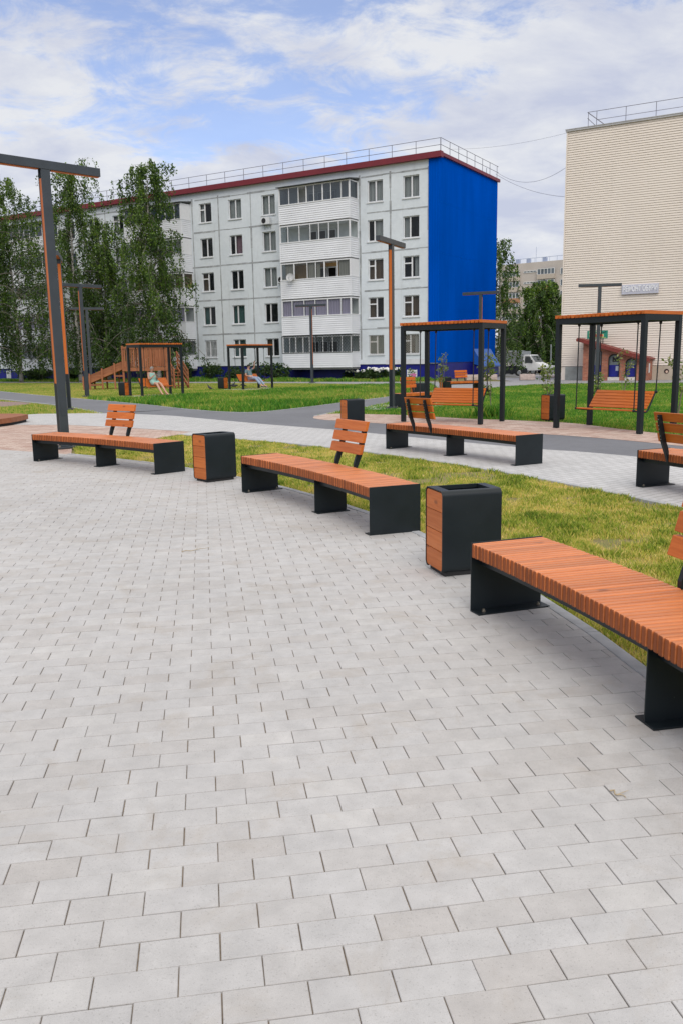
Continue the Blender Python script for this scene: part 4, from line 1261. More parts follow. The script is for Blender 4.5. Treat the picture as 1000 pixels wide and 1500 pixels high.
text('lettering', 'ОБУВИ', gh * 0.36, flat('red letters', (0.50, 0.035, 0.01), 0.4, 0, 0.02), gs, (gw * 0.46, -0.062, gh * 0.38), width=gw * 0.62, bold=0.01)
m = MB(); m.prism([(gw * .74, gh * .70), (gw * .82, gh * .72), (gw * .93, gh * .80), (gw * .92, gh * .88), (gw * .86, gh * .82), (gw * .76, gh * .78)], -0.058, -0.052, 'Y'); m.build('shoe_emblem', M['black'], gs)
m = MB(); m.box2((gw * 0.15, -0.057, gh * 0.08), (gw * 0.93, -0.052, gh * 0.14)); m.build('stripe', flat('yellow green stripe', (0.5, 0.62, 0.15), 0.4), gs)
m = MB()
for f_ in (0.12, 0.78): m.tube([(gw * f_, 0, 0.0), (gw * f_ , 0, -0.9)], 0.03, 6)
m.build('post', M['rubber'], gs)
# small round mark on the plinth
tt, zz_ = wall_hit(976, 543.5)
rd = thing('wall_emblem', BW(tt, 0.025, zz_), BANG, 'small round dark and pale painted disc on the buff plinth', 'emblem')
m = MB(); m.lathe([(0.14, 0), (0.14, 0.01), (0.001, 0.011)], 24, M=Matrix.Translation((0, -0.003, 0)) @ Matrix.Rotation(PI / 2, 4, 'X')); m.build('ring', flat('dark maroon paint', (0.03, 0.01, 0.012), 0.8), rd)
m = MB(); m.lathe([(0.075, 0), (0.075, 0.006), (0.001, 0.007)], 20, M=Matrix.Translation((0.015, -0.015, -0.03)) @ Matrix.Rotation(PI / 2, 4, 'X')); m.build('centre', flat('pale paint', (0.60, 0.45, 0.36), 0.8), rd)

# ================================================================== far nine-storey block
def far_block():
    YF = 228.0
    a = AT(730, 391, YF); b = AT(851, 375, YF - 14)
    ang = math.atan2(b.y - a.y, b.x - a.x); L = math.hypot(b.x - a.x, b.y - a.y) + 8
    H = (a.z + b.z) / 2
    t = thing('apartment_tower', (a.x, a.y, 0), ang, 'distant pale nine storey apartment house with loggias behind the trees', 'building')
    m = MB(61); fl = 2.72; n = 9
    base = H - 1.6 - n * fl
    m.box2((0, 0, -1), (L, 12, H))
    w = m.build('wall', flat('pale pinkish panels', (0.50, 0.46, 0.43), 0.9, 0, 0.1, 0.2), t)
    cols = [(1.5, 6.2, 'l'), (7.2, 10.6, 's'), (11.2, 15.8, 'l'), (17.2, 19.0, 'w'), (20.0, 22.0, 'w'), (23.4, 27.5, 'l'), (28.2, 30, 'w')]
    mgw = flat('far window', (0.10, 0.125, 0.15), 0.2, 0, 0.4, 0.8)
    mpl, mru = flat('far loggia pale', (0.46, 0.41, 0.36), 0.9), flat('far loggia rust', (0.40, 0.21, 0.12), 0.9)
    for k in range(n):
        z = H - 1.6 - fl * (k + 1)
        for x0, x1, ty in cols:
            if x1 > L: continue
            y, z0, z1 = (-0.6, z + 1.15, z + 2.5) if ty == 'l' else ((-0.03, z + 0.9, z + 2.35) if ty == 'w' else (-0.03, z + 1.9, z + 2.3))
            par = w_t = t
            if ty == 'l':
                q = MB(); q.box2((x0, -0.9, z), (x1, -0.02, z + 1.15)); par = q.build('loggia', mpl if (k + int(x0)) % 3 else mru, t)
            m = MB(); m.box2((x0, y, z0), (x1, y + 0.02, z1)); wn_ = m.build('window', mgw, par)
            m = MB(); nn = {'l': 5, 'w': 2, 's': 4}[ty]
            for i in range(nn + 1):
                x = x0 + (x1 - x0) * i / nn; m.box2((x - 0.07, y - 0.1, z0), (x + 0.07, y - 0.005, z1))
            for zq in (z0, z1): m.box2((x0 + 0.08, y - 0.09, zq - 0.06), (x1 - 0.08, y - 0.006, zq + 0.06))
            m.build('frame', M['white'], wn_ if ty != 'l' else par)
    m = MB(66)
    for i in range(int(L / 2)): m.tube([(i * 2, 0.3, H), (i * 2, 0.3, H + 1.1)], 0.05, 4)
    m.tube([(0, 0.3, H + 1.1), (L, 0.3, H + 1.1)], 0.05, 4)
    for x in (4.5, 7.5, 12.0): m.box((x, 2, H + 0.6), (0.9, 0.9, 1.2))
    m.tube([(9.5, 2, H), (9.5, 2, H + 4)], 0.05, 4)
    m.build('roof_railing', flat('bluish rail', (0.30, 0.36, 0.5), 0.6), t)
far_block()

# ================================================================== curved benches
def bench(a_mid, span, cx, cy, r_in, r_out, back_side, label, back_off=0.0, legs=(0.0,), pitch=0.0443, seed=1, group='curved wooden benches'):
    """arc bench: slats across, steel end plates; back_side +1 = backrest on the outer edge, -1 = on the inner edge"""
    R0 = (r_in + r_out) / 2
    root = thing('curved_bench', (cx + R0 * math.cos(RAD(a_mid)), cy + R0 * math.sin(RAD(a_mid)), 0.0), RAD(a_mid) - PI / 2, label, 'bench', group)
    def L(dl, r, z):               # dl = degrees from the middle (counter-clockwise), local coordinates
        return (-r * math.sin(RAD(dl)), r * math.cos(RAD(dl)) - R0, z)
    ZT, ZB = 0.445, 0.353
    h = span / 2
    m = MB(seed)
    n = int(RAD(span) * R0 / pitch); st = span / n
    gp = 0.0050 / R0 * 180 / PI
    e = 0.0085 / R0 * 180 / PI
    for i in range(n):
        a, b = -h + st * i + gp, -h + st * (i + 1) - gp
        if i == 0: a += e
        if i == n - 1: b -= e
        d0, d1 = m.rng.uniform(-0.0025, 0.0025), m.rng.uniform(-0.003, 0.003); dz = m.rng.uniform(-0.001, 0.001)
        m.hexa([L(b, r_in + d0, ZB), L(a, r_in + d0, ZB), L(a, r_out + d1, ZB), L(b, r_out + d1, ZB),
                L(b, r_in + d0, ZT + dz), L(a, r_in + d0, ZT + dz), L(a, r_out + d1, ZT + dz), L(b, r_out + d1, ZT + dz)], tone=m.rng.random())
        m.m[-4] = m.m[-2] = 1            # darker end grain on both slat ends
    m.build('seat', [M['seatY'], M['seat_end']], root, bevel=0.008)
    m = MB(seed + 1)
    for rr in (r_in + 0.07, r_out - 0.11):
        K = 14
        for i in range(K):
            a, b = -h + 0.05 + (span - 0.1) * i / K, -h + 0.05 + (span - 0.1) * (i + 1) / K
            m.hexa([L(b, rr, ZB - 0.055), L(a, rr, ZB - 0.055), L(a, rr + 0.05, ZB - 0.055), L(b, rr + 0.05, ZB - 0.055),
                    L(b, rr, ZB - 0.001), L(a, rr, ZB - 0.001), L(a, rr + 0.05, ZB - 0.001), L(b, rr + 0.05, ZB - 0.001)])
    m.build('seat_frame', M['metal'], root, weld=True)
    td = 0.008 / R0 * 180 / PI
    fd = 0.115 / R0 * 180 / PI
    for sg in (1, -1):
        m = MB(seed + 2)
        a, b = sg * h, sg * (h - td)
        lo, hi = min(a, b), max(a, b)
        m.hexa([L(hi, r_in, 0.0005), L(lo, r_in, 0.0005), L(lo, r_out, 0.0005), L(hi, r_out, 0.0005), L(hi, r_in, ZT + 0.002), L(lo, r_in, ZT + 0.002), L(lo, r_out, ZT + 0.002), L(hi, r_out, ZT + 0.002)])
        a, b = sg * (h - td), sg * (h - fd); lo, hi = min(a, b), max(a, b)
        m.hexa([L(hi, r_in, 0.0005), L(lo, r_in, 0.0005), L(lo, r_out, 0.0005), L(hi, r_out, 0.0005), L(hi, r_in, 0.0095), L(lo, r_in, 0.0095), L(lo, r_out, 0.0095), L(hi, r_out, 0.0095)])
        leg = m.build('end_plate', M['metal'], root, bevel=0.0015)
        for rr in (r_in + 0.06, r_out - 0.06):
            m = MB(); p = L(sg * (h - fd * 0.6), rr, 0.0097)
            m.lathe([(0.013, 0), (0.013, 0.008), (0.008, 0.009), (0.008, 0.018), (0.001, 0.019)], 8, M=Matrix.Translation(p)); m.build('bolt', M['bolt'], leg)
    for dl in legs:
        m = MB(seed + 3)
        w0, w1 = r_in + 0.015, r_out - 0.125
        t2 = td / 2
        m.hexa([L(dl + t2, w0, 0.0005), L(dl - t2, w0, 0.0005), L(dl - t2, w1, 0.0005), L(dl + t2, w1, 0.0005), L(dl + t2, w0, ZB - 0.002), L(dl - t2, w0, ZB - 0.002), L(dl - t2, w1, ZB - 0.002), L(dl + t2, w1, ZB - 0.002)])
        for sg in (1, -1):
            a, b = dl + sg * t2, dl + sg * (t2 + fd * 0.62); lo, hi = min(a, b), max(a, b)
            m.hexa([L(hi, w0, 0.0005), L(lo, w0, 0.0005), L(lo, w1, 0.0005), L(hi, w1, 0.0005), L(hi, w0, 0.0095), L(lo, w0, 0.0095), L(lo, w1, 0.0095), L(hi, w1, 0.0095)])
        m.build('middle_leg', M['metal'], root, bevel=0.0015)
    # backrest: two bent flat supports bolted to the edge, three planks
    br = r_out if back_side > 0 else r_in
    sg = back_side
    bo = back_off
    half = 0.225 / R0 * 180 / PI
    def B(dl_m, off, z):           # straight backrest frame around the offset angle
        c = L(bo, br, 0); t = RAD(bo)
        tx, ty = -math.cos(t), -math.sin(t); nx, ny = -math.sin(t) * sg, math.cos(t) * sg
        return (c[0] + tx * dl_m + nx * off, c[1] + ty * dl_m + ny * off, z)
    def lean(z):                   # how far the support stands out at a height
        k = max(0.0, (z - ZT - 0.05)); return 0.004 + k * 0.27 + 0.02 * min(1, k / 0.1)
    for s2 in (-1, 1):
        x = s2 * 0.215
        m = MB(seed + 5)
        zs = [0.33, 0.36, ZT + 0.03, ZT + 0.09, ZT + 0.15, 0.70, 0.80, 0.905]
        wd = [0.006] * 3 + [0.006] * 5
        dp = [0.006, 0.006, 0.055, 0.062, 0.060, 0.055, 0.052, 0.040]
        for i in range(len(zs) - 1):
            q = []
            for z, d in ((zs[i], dp[i]), (zs[i + 1], dp[i + 1])):
                o0 = lean(z); 
                q += [B(x - 0.016, o0, z), B(x + 0.016, o0, z), B(x + 0.016, o0 + d, z), B(x - 0.016, o0 + d, z)]
            m.hexa(q, tone=0.5)
        sp_ = m.build('back_support', M['metal'], root, weld=True)
        m = MB()
        for z in (0.62, 0.66, 0.74, 0.78, 0.85, 0.89):
            o_ = lean(z) + (0.058 if z < 0.8 else 0.046)
            m.lathe([(0.005, 0), (0.005, 0.004), (0.001, 0.005)], 6, M=Matrix.Translation(B(x, o_, z)) @ Matrix.Rotation(-PI / 2 * sg, 4, 'X'))
        m.build('screws', M['steel'], sp_)
    for k in range(3):
        z0 = 0.585 + 0.122 * k; z1 = z0 + 0.102
        m = MB(seed + 7 + k)
        q = []
        for z in (z0, z1):
            o0 = lean(z) - 0.003
            q += [B(-0.335, o0 - 0.038, z), B(0.335, o0 - 0.038, z), B(0.335, o0, z), B(-0.335, o0, z)]
        m.hexa(q, tone=m.rng.random())
        m.build('back_plank', M['woodX'], root, bevel=0.004)
    return root
PZ = dict(cx=CX, cy=CY, r_in=R_FRONT, r_out=13.965, back_side=1)
bench(51.15, 13.35, label='curved wood bench at the far end of the plaza edge, before the near lamp post', back_off=0.25, legs=(-0.1,), seed=11, **PZ)
bench(28.25, 13.25, label='curved wood bench in the middle of the plaza edge, between the two nearest litter bins', back_off=0.15, legs=(-1.0,), seed=21, **PZ)
bench(13.05, 13.2, label='nearest curved wood bench, cut off by the right edge of the photo', back_off=0.28, legs=(-1.0,), seed=31, **{**PZ, 'cx': -11.86, 'cy': 0.67})
FZ = dict(cx=EX, cy=EY, r_in=22.93, r_out=23.45, back_side=-1)
bench(33.0, 8.05, label='curved bench across the grass island, wholly in view, its backrest towards us', back_off=1.55, legs=(0.1,), seed=41, **FZ)
bench(19.05, 8.05, label='curved bench beyond the grass island, half hidden by the right edge of the photo', back_off=2.22, legs=(0.1,), seed=51, **FZ)

# straight benches by the far branch of the path
def small_bench(p, rz, label, mirror=1):
    t = thing('bench', p, rz, label, 'bench', 'small benches by the far path')
    m = MB(61)
    n = 34
    for i in range(n): m.box((-0.75 + 1.5 * (i + 0.5) / n, 0, 0.40), (1.5 / n - 0.005, 0.46, 0.09))
    m.build('seat', M['woodY'], t)
    for s2 in (-1, 1):
        m = MB(); m.box((s2 * 0.757, 0, 0.223), (0.008, 0.47, 0.445)); m.box((s2 * 0.70, 0, 0.006), (0.10, 0.47, 0.01)); m.build('end_plate', M['metal'], t)
    m = MB(); m.box((0, -0.15, 0.33), (1.49, 0.05, 0.05)); m.box((0, 0.15, 0.33), (1.49, 0.05, 0.05)); m.build('seat_frame', M['metal'], t)
    for s2 in (-1, 1):
        m = MB(); m.bar((0.1 + s2 * 0.21, 0.245, 0.36), (0.1 + s2 * 0.21, 0.38, 0.93), 0.03, 0.05, up=(0, 1, 0)); m.build('back_support', M['metal'], t)
    for k in range(3):
        z = 0.66 + 0.12 * k; m = MB(k); m.box((0.1, 0.26 + (z - 0.5) * 0.23 - 0.02, z), (0.66, 0.036, 0.10)); m.build('back_plank', M['woodX'], t)
    return t
pc = (G(565, 596.5) + G(583, 596.5)) / 2
cdir = (G(612, 585) - pc).normalized(); ca = math.atan2(cdir.y, cdir.x)
b1 = small_bench(Vector((2.38, 27.98, 0)), RAD(40), 'small wooden bench seen past the left pergola post, with its steel end plate towards us')
clone(b1, Vector((5.75, 40.2, 0)), RAD(22), 'small wooden bench farthest away, seen over the hanging swing seat')

# ================================================================== litter bins
def bin_(p, rz, label):
    """steel wrapper open to the front and back, timber boards between; local -y = boards"""
    t = thing('litter_bin', p, rz, label, 'litter bin', 'litter bins')
    w, d, h, r = 0.335, 0.47, 0.64, 0.042     # w along local y of boards? boards are w wide, steel sides d deep
    m = MB(71)
    # rounded inverted-U shell: profile in x,z extruded along y
    N = 6; out, inn = [], []
    def prof(hw, top, rad, bot):
        P = []
        for cx_, cz_, a0 in ((-hw + rad, bot + rad, 1.5 * PI), (-hw + rad, top - rad, PI), (hw - rad, top - rad, PI / 2), (hw - rad, bot + rad, 0.0)):
            for i in range(N + 1):
                a = a0 - PI / 2 * i / N; P.append((cx_ + rad * math.cos(a), cz_ + rad * math.sin(a)))
        return P
    o_, i_ = prof(w / 2, h, r, 0.028), prof(w / 2 - 0.008, h - 0.008, r - 0.007, 0.036)
    n = len(o_)
    ox, oy = 0.115, 0.165                      # opening half sizes
    vs = []
    for y in (-d / 2, d / 2):
        vs += [(a, y, b) for a, b in o_] + [(a, y, b) for a, b in i_]
    fs = []
    topi = 2 * N + 1                           # flat top strip between the two upper bends
    for i in range(n - 1):
        if i != topi:
            fs.append((i, i + 1, 2 * n + i + 1, 2 * n + i)); fs.append((n + i, n + i + 1, 3 * n + i + 1, 3 * n + i))
        fs.append((i, i + 1, n + i + 1, n + i)); fs.append((2 * n + i, 2 * n + i + 1, 3 * n + i + 1, 3 * n + i))
    fs.append((0, n, 3 * n, 2 * n)); fs.append((n - 1, 2 * n - 1, 4 * n - 1, 3 * n - 1))
    m.add(vs, fs, 0.5)
    for z in (h, h - 0.008):
        X = w / 2 - r; Y = d / 2
        if z < h: X = w / 2 - 0.008 - r + 0.007
        q = [(-X, -Y, z), (X, -Y, z), (X, Y, z), (-X, Y, z), (-ox, -oy, z), (ox, -oy, z), (ox, oy, z), (-ox, oy, z)]
        m.add(q, [(0, 1, 5, 4), (1, 2, 6, 5), (2, 3, 7, 6), (3, 0, 4, 7)], 0.5)
    q = [(-ox, -oy, h), (ox, -oy, h), (ox, oy, h), (-ox, oy, h), (-ox, -oy, h - 0.03), (ox, -oy, h - 0.03), (ox, oy, h - 0.03), (-ox, oy, h - 0.03)]
    m.add(q, [(0, 1, 5, 4), (1, 2, 6, 5), (2, 3, 7, 6), (3, 0, 4, 7)], 0.5)
    m.build('shell', M['metal'], t, smooth='auto')
    m = MB(72)
    for y in (-1, 1):
        m.box((0, y * (d / 2 - 0.05), 0.034), (w - 0.02, 0.012, 0.006))
    m.box((0, 0, 0.016), (w - 0.05, d - 0.06, 0.03)); m.build('base', M['rubber'], t)
    for y, nm in ((-1, 'front'), (1, 'rear')):
        for k in range(4):
            hh = (h - 0.03 - 0.012 - 0.008) / 4
            z0 = 0.038 + k * hh
            m = MB(80 + k + (y > 0) * 9)
            rr_ = 0.022
            # boards follow the shell's bent corners at the top
            hw = w / 2 - 0.010
            z1 = z0 + hh - 0.004
            rr_ = 0.034
            def cnr(cx_, cz_, a0): return [(cx_ + rr_ * math.cos(a0 + PI / 2 * i / 5), cz_ + rr_ * math.sin(a0 + PI / 2 * i / 5)) for i in range(6)]
            lo = cnr(-hw + rr_, z0 + rr_, PI) + cnr(hw - rr_, z0 + rr_, 1.5 * PI) if k == 0 else [(-hw, z0), (hw, z0)]
            hi = cnr(hw - rr_, z1 - rr_, 0.0) + cnr(-hw + rr_, z1 - rr_, PI / 2) if k == 3 else [(hw, z1), (-hw, z1)]
            poly = lo + hi
            ya, yb = y * (d / 2 - 0.004), y * (d / 2 - 0.028)
            m.prism(poly, ya, yb, 'Y', tone=m.rng.random())
            m.build('board', M['woodX'], t, bevel=0.002)
    m = MB(75)     # galvanised liner
    X, Y = ox + 0.006, oy + 0.006
    for zt, zb, in ((h - 0.05, 0.10),):
        vs = [(-X, -Y, zt), (X, -Y, zt), (X, Y, zt), (-X, Y, zt), (-X, -Y, zb), (X, -Y, zb), (X, Y, zb), (-X, Y, zb)]
        m.add(vs, [(0, 1, 5, 4), (1, 2, 6, 5), (2, 3, 7, 6), (3, 0, 4, 7), (4, 5, 6, 7)], 0.5)
    m.build('liner', flat('dull galvanised liner', (0.46, 0.48, 0.49), 0.45, 0, 0.12), t)
    return t
def radial(x, y): return math.atan2(y - CY, x - CX)
def bin_at(corner, left, right):
    c, l, r_ = Vector(corner), Vector(left), Vector(right)
    return None
# boards face the plaza: local -y points to the plaza centre
def plaza_bin(c, l, r_):
    cx_ = (l[0] + r_[0]) / 2; cy_ = (l[1] + r_[1]) / 2
    return Vector((cx_, cy_, 0)), math.atan2(cy_ - CY, cx_ - CX) - PI / 2
p_, a_ = plaza_bin(None, (0.63, 6.34), (1.19, 6.17))
bin0 = bin_(p_, a_, 'litter bin nearest to us, steel with four orange boards, beside the nearest bench')
p_, a_ = plaza_bin(None, (-2.0, 11.37), (-1.40, 11.43))
clone(bin0, p_, a_, 'litter bin on the plaza edge between the farthest and the middle curved bench')
clone(bin0, Vector((0.30, 20.30, 0)), RAD(-62), 'litter bin across the path, half hidden behind the backrest of the middle bench')
clone(bin0, Vector((5.25, 21.0, 0)), RAD(-66), 'litter bin on pink paving behind the front post of the right pergola swing')
clone(bin0, Vector((3.02, 33.1, 0)) * 0.97, RAD(112), 'litter bin on the far path, dark side left, boards right, beside a small bench')
clone(bin0, Vector((5.05, 40.9, 0)), RAD(112), 'litter bin farthest away, low dark box beside the farthest small bench')
clone(bin0, Vector((-10.22, 40.75, 0)), RAD(52), 'litter bin beside the pergola swing where the woman in mint sits')
clone(bin0, (G(319, 569.5) + G(335, 569.5)) / 2, RAD(55), 'litter bin beside the pergola swing where the reclining person sits')

# ================================================================== lamp posts
def lamp(p, rz, label, H=5.02, strip_side=1):
    """T shaped post; local x = along the crossbar"""
    t = thing('lamp_post', p, rz, label, 'lamp post', 'T shaped lamp posts')
    w, d = 0.17, 0.13
    m = MB(91)
    m.box((0, 0, H / 2), (w - 0.06, d - 0.034, H - 0.01))
    for s2 in (-1, 1): m.box((0, s2 * (d / 2 - 0.0085), H / 2 + 0.005), (w, 0.016, H - 0.012))
    m.build('pole', M['pole'], t, bevel=0.002)
    for s2 in (-1, 1):
        m = MB(92); m.box((s2 * (w / 2 - 0.018), 0, (1.22 + H - 0.16) / 2), (0.024, d - 0.035, H - 0.16 - 1.22)); m.build('wood_strip', M['woodZ'], t)
        m = MB(93); m.box((s2 * (w / 2 - 0.012), 0, 0.61), (0.022, d - 0.035, 1.20)); m.build('side_plate', M['metal'], t)
    m = MB(94)
    m.box((0, 0, H + 0.075), (2.15, d + 0.012, 0.15))
    bar = m.build('crossbar', M['pole'], t, bevel=0.004)
    for s2 in (-1, 1):
        m = MB(95); m.box((s2 * 0.59, 0, H - 0.006), (0.94, d - 0.04, 0.012)); m.build('light_strip', M['woodX'], bar)
    m = MB(96); m.box((0, -d / 2 - 0.0035, 0.75), (0.085, 0.006, 0.26)); m.build('hatch', M['pole'], t, bevel=0.002)
    m = MB(97); m.box((0.0, 0.0, 0.02), (0.36, 0.30, 0.035)); m.box((0, 0, 0.05), (0.24, 0.2, 0.025)); bp = m.build('base_plate', M['pole'], t, bevel=0.006)
    for sx in (-1, 1):
        for sy in (-1, 1):
            m = MB(98); m.lathe([(0.022, 0), (0.022, 0.018), (0.012, 0.02), (0.012, 0.035), (0.001, 0.036)], 8, M=Matrix.Translation((sx * 0.145, sy * 0.115, 0.038))); m.build('bolt', M['bolt'], bp)
    return t
l0 = lamp(Vector((-5.24, 16.08, 0)), RAD(43), 'nearest lamp post at the left edge, standing behind the farthest plaza bench')
clone(l0, Vector((-9.32, 29.45, 0)), RAD(104), 'lamp post hidden right behind the near left lamp post, only its orange strip showing')
clone(l0, Vector((-11.91, 40.4, 0)), RAD(43), 'lamp post on the yellow grass left of the wooden play tower')
clone(l0, Vector((-1.82, 58.0, 0)), RAD(-20), 'thin far lamp post in front of the white balcony stack')
clone(l0, Vector((1.66, 27.14, 0)), RAD(65), 'lamp post with orange side before the grey facade, left of the left pergola')
clone(l0, G(702, 562.5), RAD(-28), 'lamp post behind the left pergola, its crossbar against the blue gable')
clone(l0, G(873, 563.5) , RAD(-10), 'lamp post behind the right pergola in front of the beige wall')
clone(l0, Vector((-16.6, 57.5, 0)), RAD(20), 'lamp post deep in the shade of the birches, left of the play tower')

# ================================================================== pergola swings
def pergola(p, rz, label, Wd=2.17, Dp=1.12, Hh=2.36):
    t = thing('pergola_swing', p, rz, label, 'pergola', 'pergolas with hanging swings')
    s = 0.10
    for sx in (-1, 1):
        for sy in (-1, 1):
            m = MB(101); m.box((sx * Wd / 2, sy * Dp / 2, Hh / 2), (s, s, Hh - 0.002)); m.build('post', M['metal'], t, bevel=0.004)
    m = MB(102)
    for sy in (-1, 1): m.box((0, sy * Dp / 2, Hh - 0.06), (Wd - s, s - 0.006, 0.118))
    for sx in (-1, 1): m.box((sx * Wd / 2, 0, Hh - 0.06), (s - 0.006, Dp - s, 0.118))
    for yb_ in (-0.30, 0.44): m.box((0, yb_, Hh - 0.05), (Wd - s - 0.002, 0.06, 0.09))
    m.build('top_frame', M['metal'], t)
    m = MB(103)
    n = 21; L_ = Wd + s + 0.04
    for i in range(n):
        x = -L_ / 2 + L_ * (i + 0.5) / n
        m.box((x, 0, Hh + 0.036 + m.rng.uniform(-.002, .002)), (L_ / n * 0.64, Dp + s + 0.06 + m.rng.uniform(-0.012, 0.012), 0.068), tone=m.rng.random())
    m.build('roof_slats', M['woodY'], t, bevel=0.004)
    return t
def swing_seat(p, rz, label, Hh=2.36, ws=1.48, zs=0.44, tilt=0.0):
    """hanging slatted seat with its four rods; front edge towards local -y"""
    t = thing('swing_seat', p, rz, label, 'swing', 'hanging swing seats')
    yf, yb, yk = -0.34, 0.10, 0.37         # front edge, rear of seat, top of the back
    zb = zs + 0.36
    m = MB(111)
    n = 5
    for i in range(n):
        y = yf + 0.045 + i * (yb - yf - 0.05) / (n - 1) * 0.97
        m.box((0, y, zs - 0.016 * i * 0.55 + 0.0), (ws, 0.082, 0.028), tone=m.rng.random())
    m.build('seat', M['woodX'], t, bevel=0.004)
    m = MB(112); n = 6
    for i in range(n):
        f = (i + 0.35) / n
        c = Vector((0, yb + (yk - yb) * f + 0.01, zs + 0.0 + (zb - zs) * f + 0.02))
        R_ = Matrix.Translation(c) @ Matrix.Rotation(math.atan2(zb - zs, yk - yb) - PI, 4, 'X')
        m.box((0, 0, 0), (ws, 0.066, 0.026), M=R_, tone=m.rng.random())
    m.build('backrest', M['woodX'], t, bevel=0.004)
    for s2 in (-1, 1):
        m = MB(113); x = s2 * (ws / 2 + 0.008)
        m.tube([(x, yf, zs - 0.012), (x, yb - 0.02, zs - 0.055), (x, yb + 0.05, zs - 0.015), (x, yk + 0.02, zb + 0.02)], 0.018, 6)
        m.ellipsoid((x, yf + 0.02, zs - 0.005), (0.03, 0.04, 0.03), 8, 6); m.ellipsoid((x, yk + 0.02, zb), (0.035, 0.045, 0.035), 8, 6)
        m.build('side_frame', M['metal'], t)
        for (y, z, yt) in ((yf + 0.02, zs, -0.30), (yk + 0.02, zb, 0.44)):
            m = MB(114); m.tube([(x, y, z), (x, yt, Hh - 0.16)], 0.0125, 6)
            m.ellipsoid((x, yt, Hh - 0.14), (0.032, 0.032, 0.042), 8, 6); m.build('hanging_rod', M['rope'], t)
    return t
pR, aR = Vector((5.873, 18.275, 0)), -0.9685
perg = pergola(pR, aR, 'pergola with orange slat roof at the right edge, in front of the beige wall')
pL, aL = Vector((2.802, 21.253, 0)), -0.6547
clone(perg, pL, aL, 'pergola with orange slat roof in front of the blue gable')
sw = swing_seat(pR, aR, 'empty wooden swing seat hanging in the right pergola')
clone(sw, pL, aL, 'empty wooden swing seat hanging in the pergola in front of the blue gable')
def far_perg(F, ang, Wd=2.17, D=1.12):
    w = Vector((math.cos(ang), math.sin(ang))); n = Vector((-math.sin(ang), math.cos(ang)))
    c = Vector(F) + w * Wd / 2 + n * D / 2
    return Vector((c.x, c.y, 0))
aY = RAD(42); pY = far_perg((-9.12, 39.6), aY)
clone(perg, pY, aY, 'pergola in front of the wooden play tower where a woman in mint sits')
clone(sw, pY, aY, 'wooden swing seat under the woman in the mint dress')
aM = RAD(48); pM = far_perg((-5.22, 46.6), aM)
clone(perg, pM, aM, 'pergola farthest away, in front of ground floor windows of the grey block')
clone(sw, pM, aM, 'wooden swing seat under the reclining person in pale trousers')
for p_, a_ in ((pY, aY), (pM, aM)):
    cs, sn = math.cos(a_), math.sin(a_)
    q = [(-1.5, -1.25), (1.6, -1.25), (1.6, 1.0), (-1.5, 1.0)]
    sheet('pavement', [(p_.x + x * cs - y * sn, p_.y + x * sn + y * cs) for x, y in q], 0.004, M['pale_paver'])

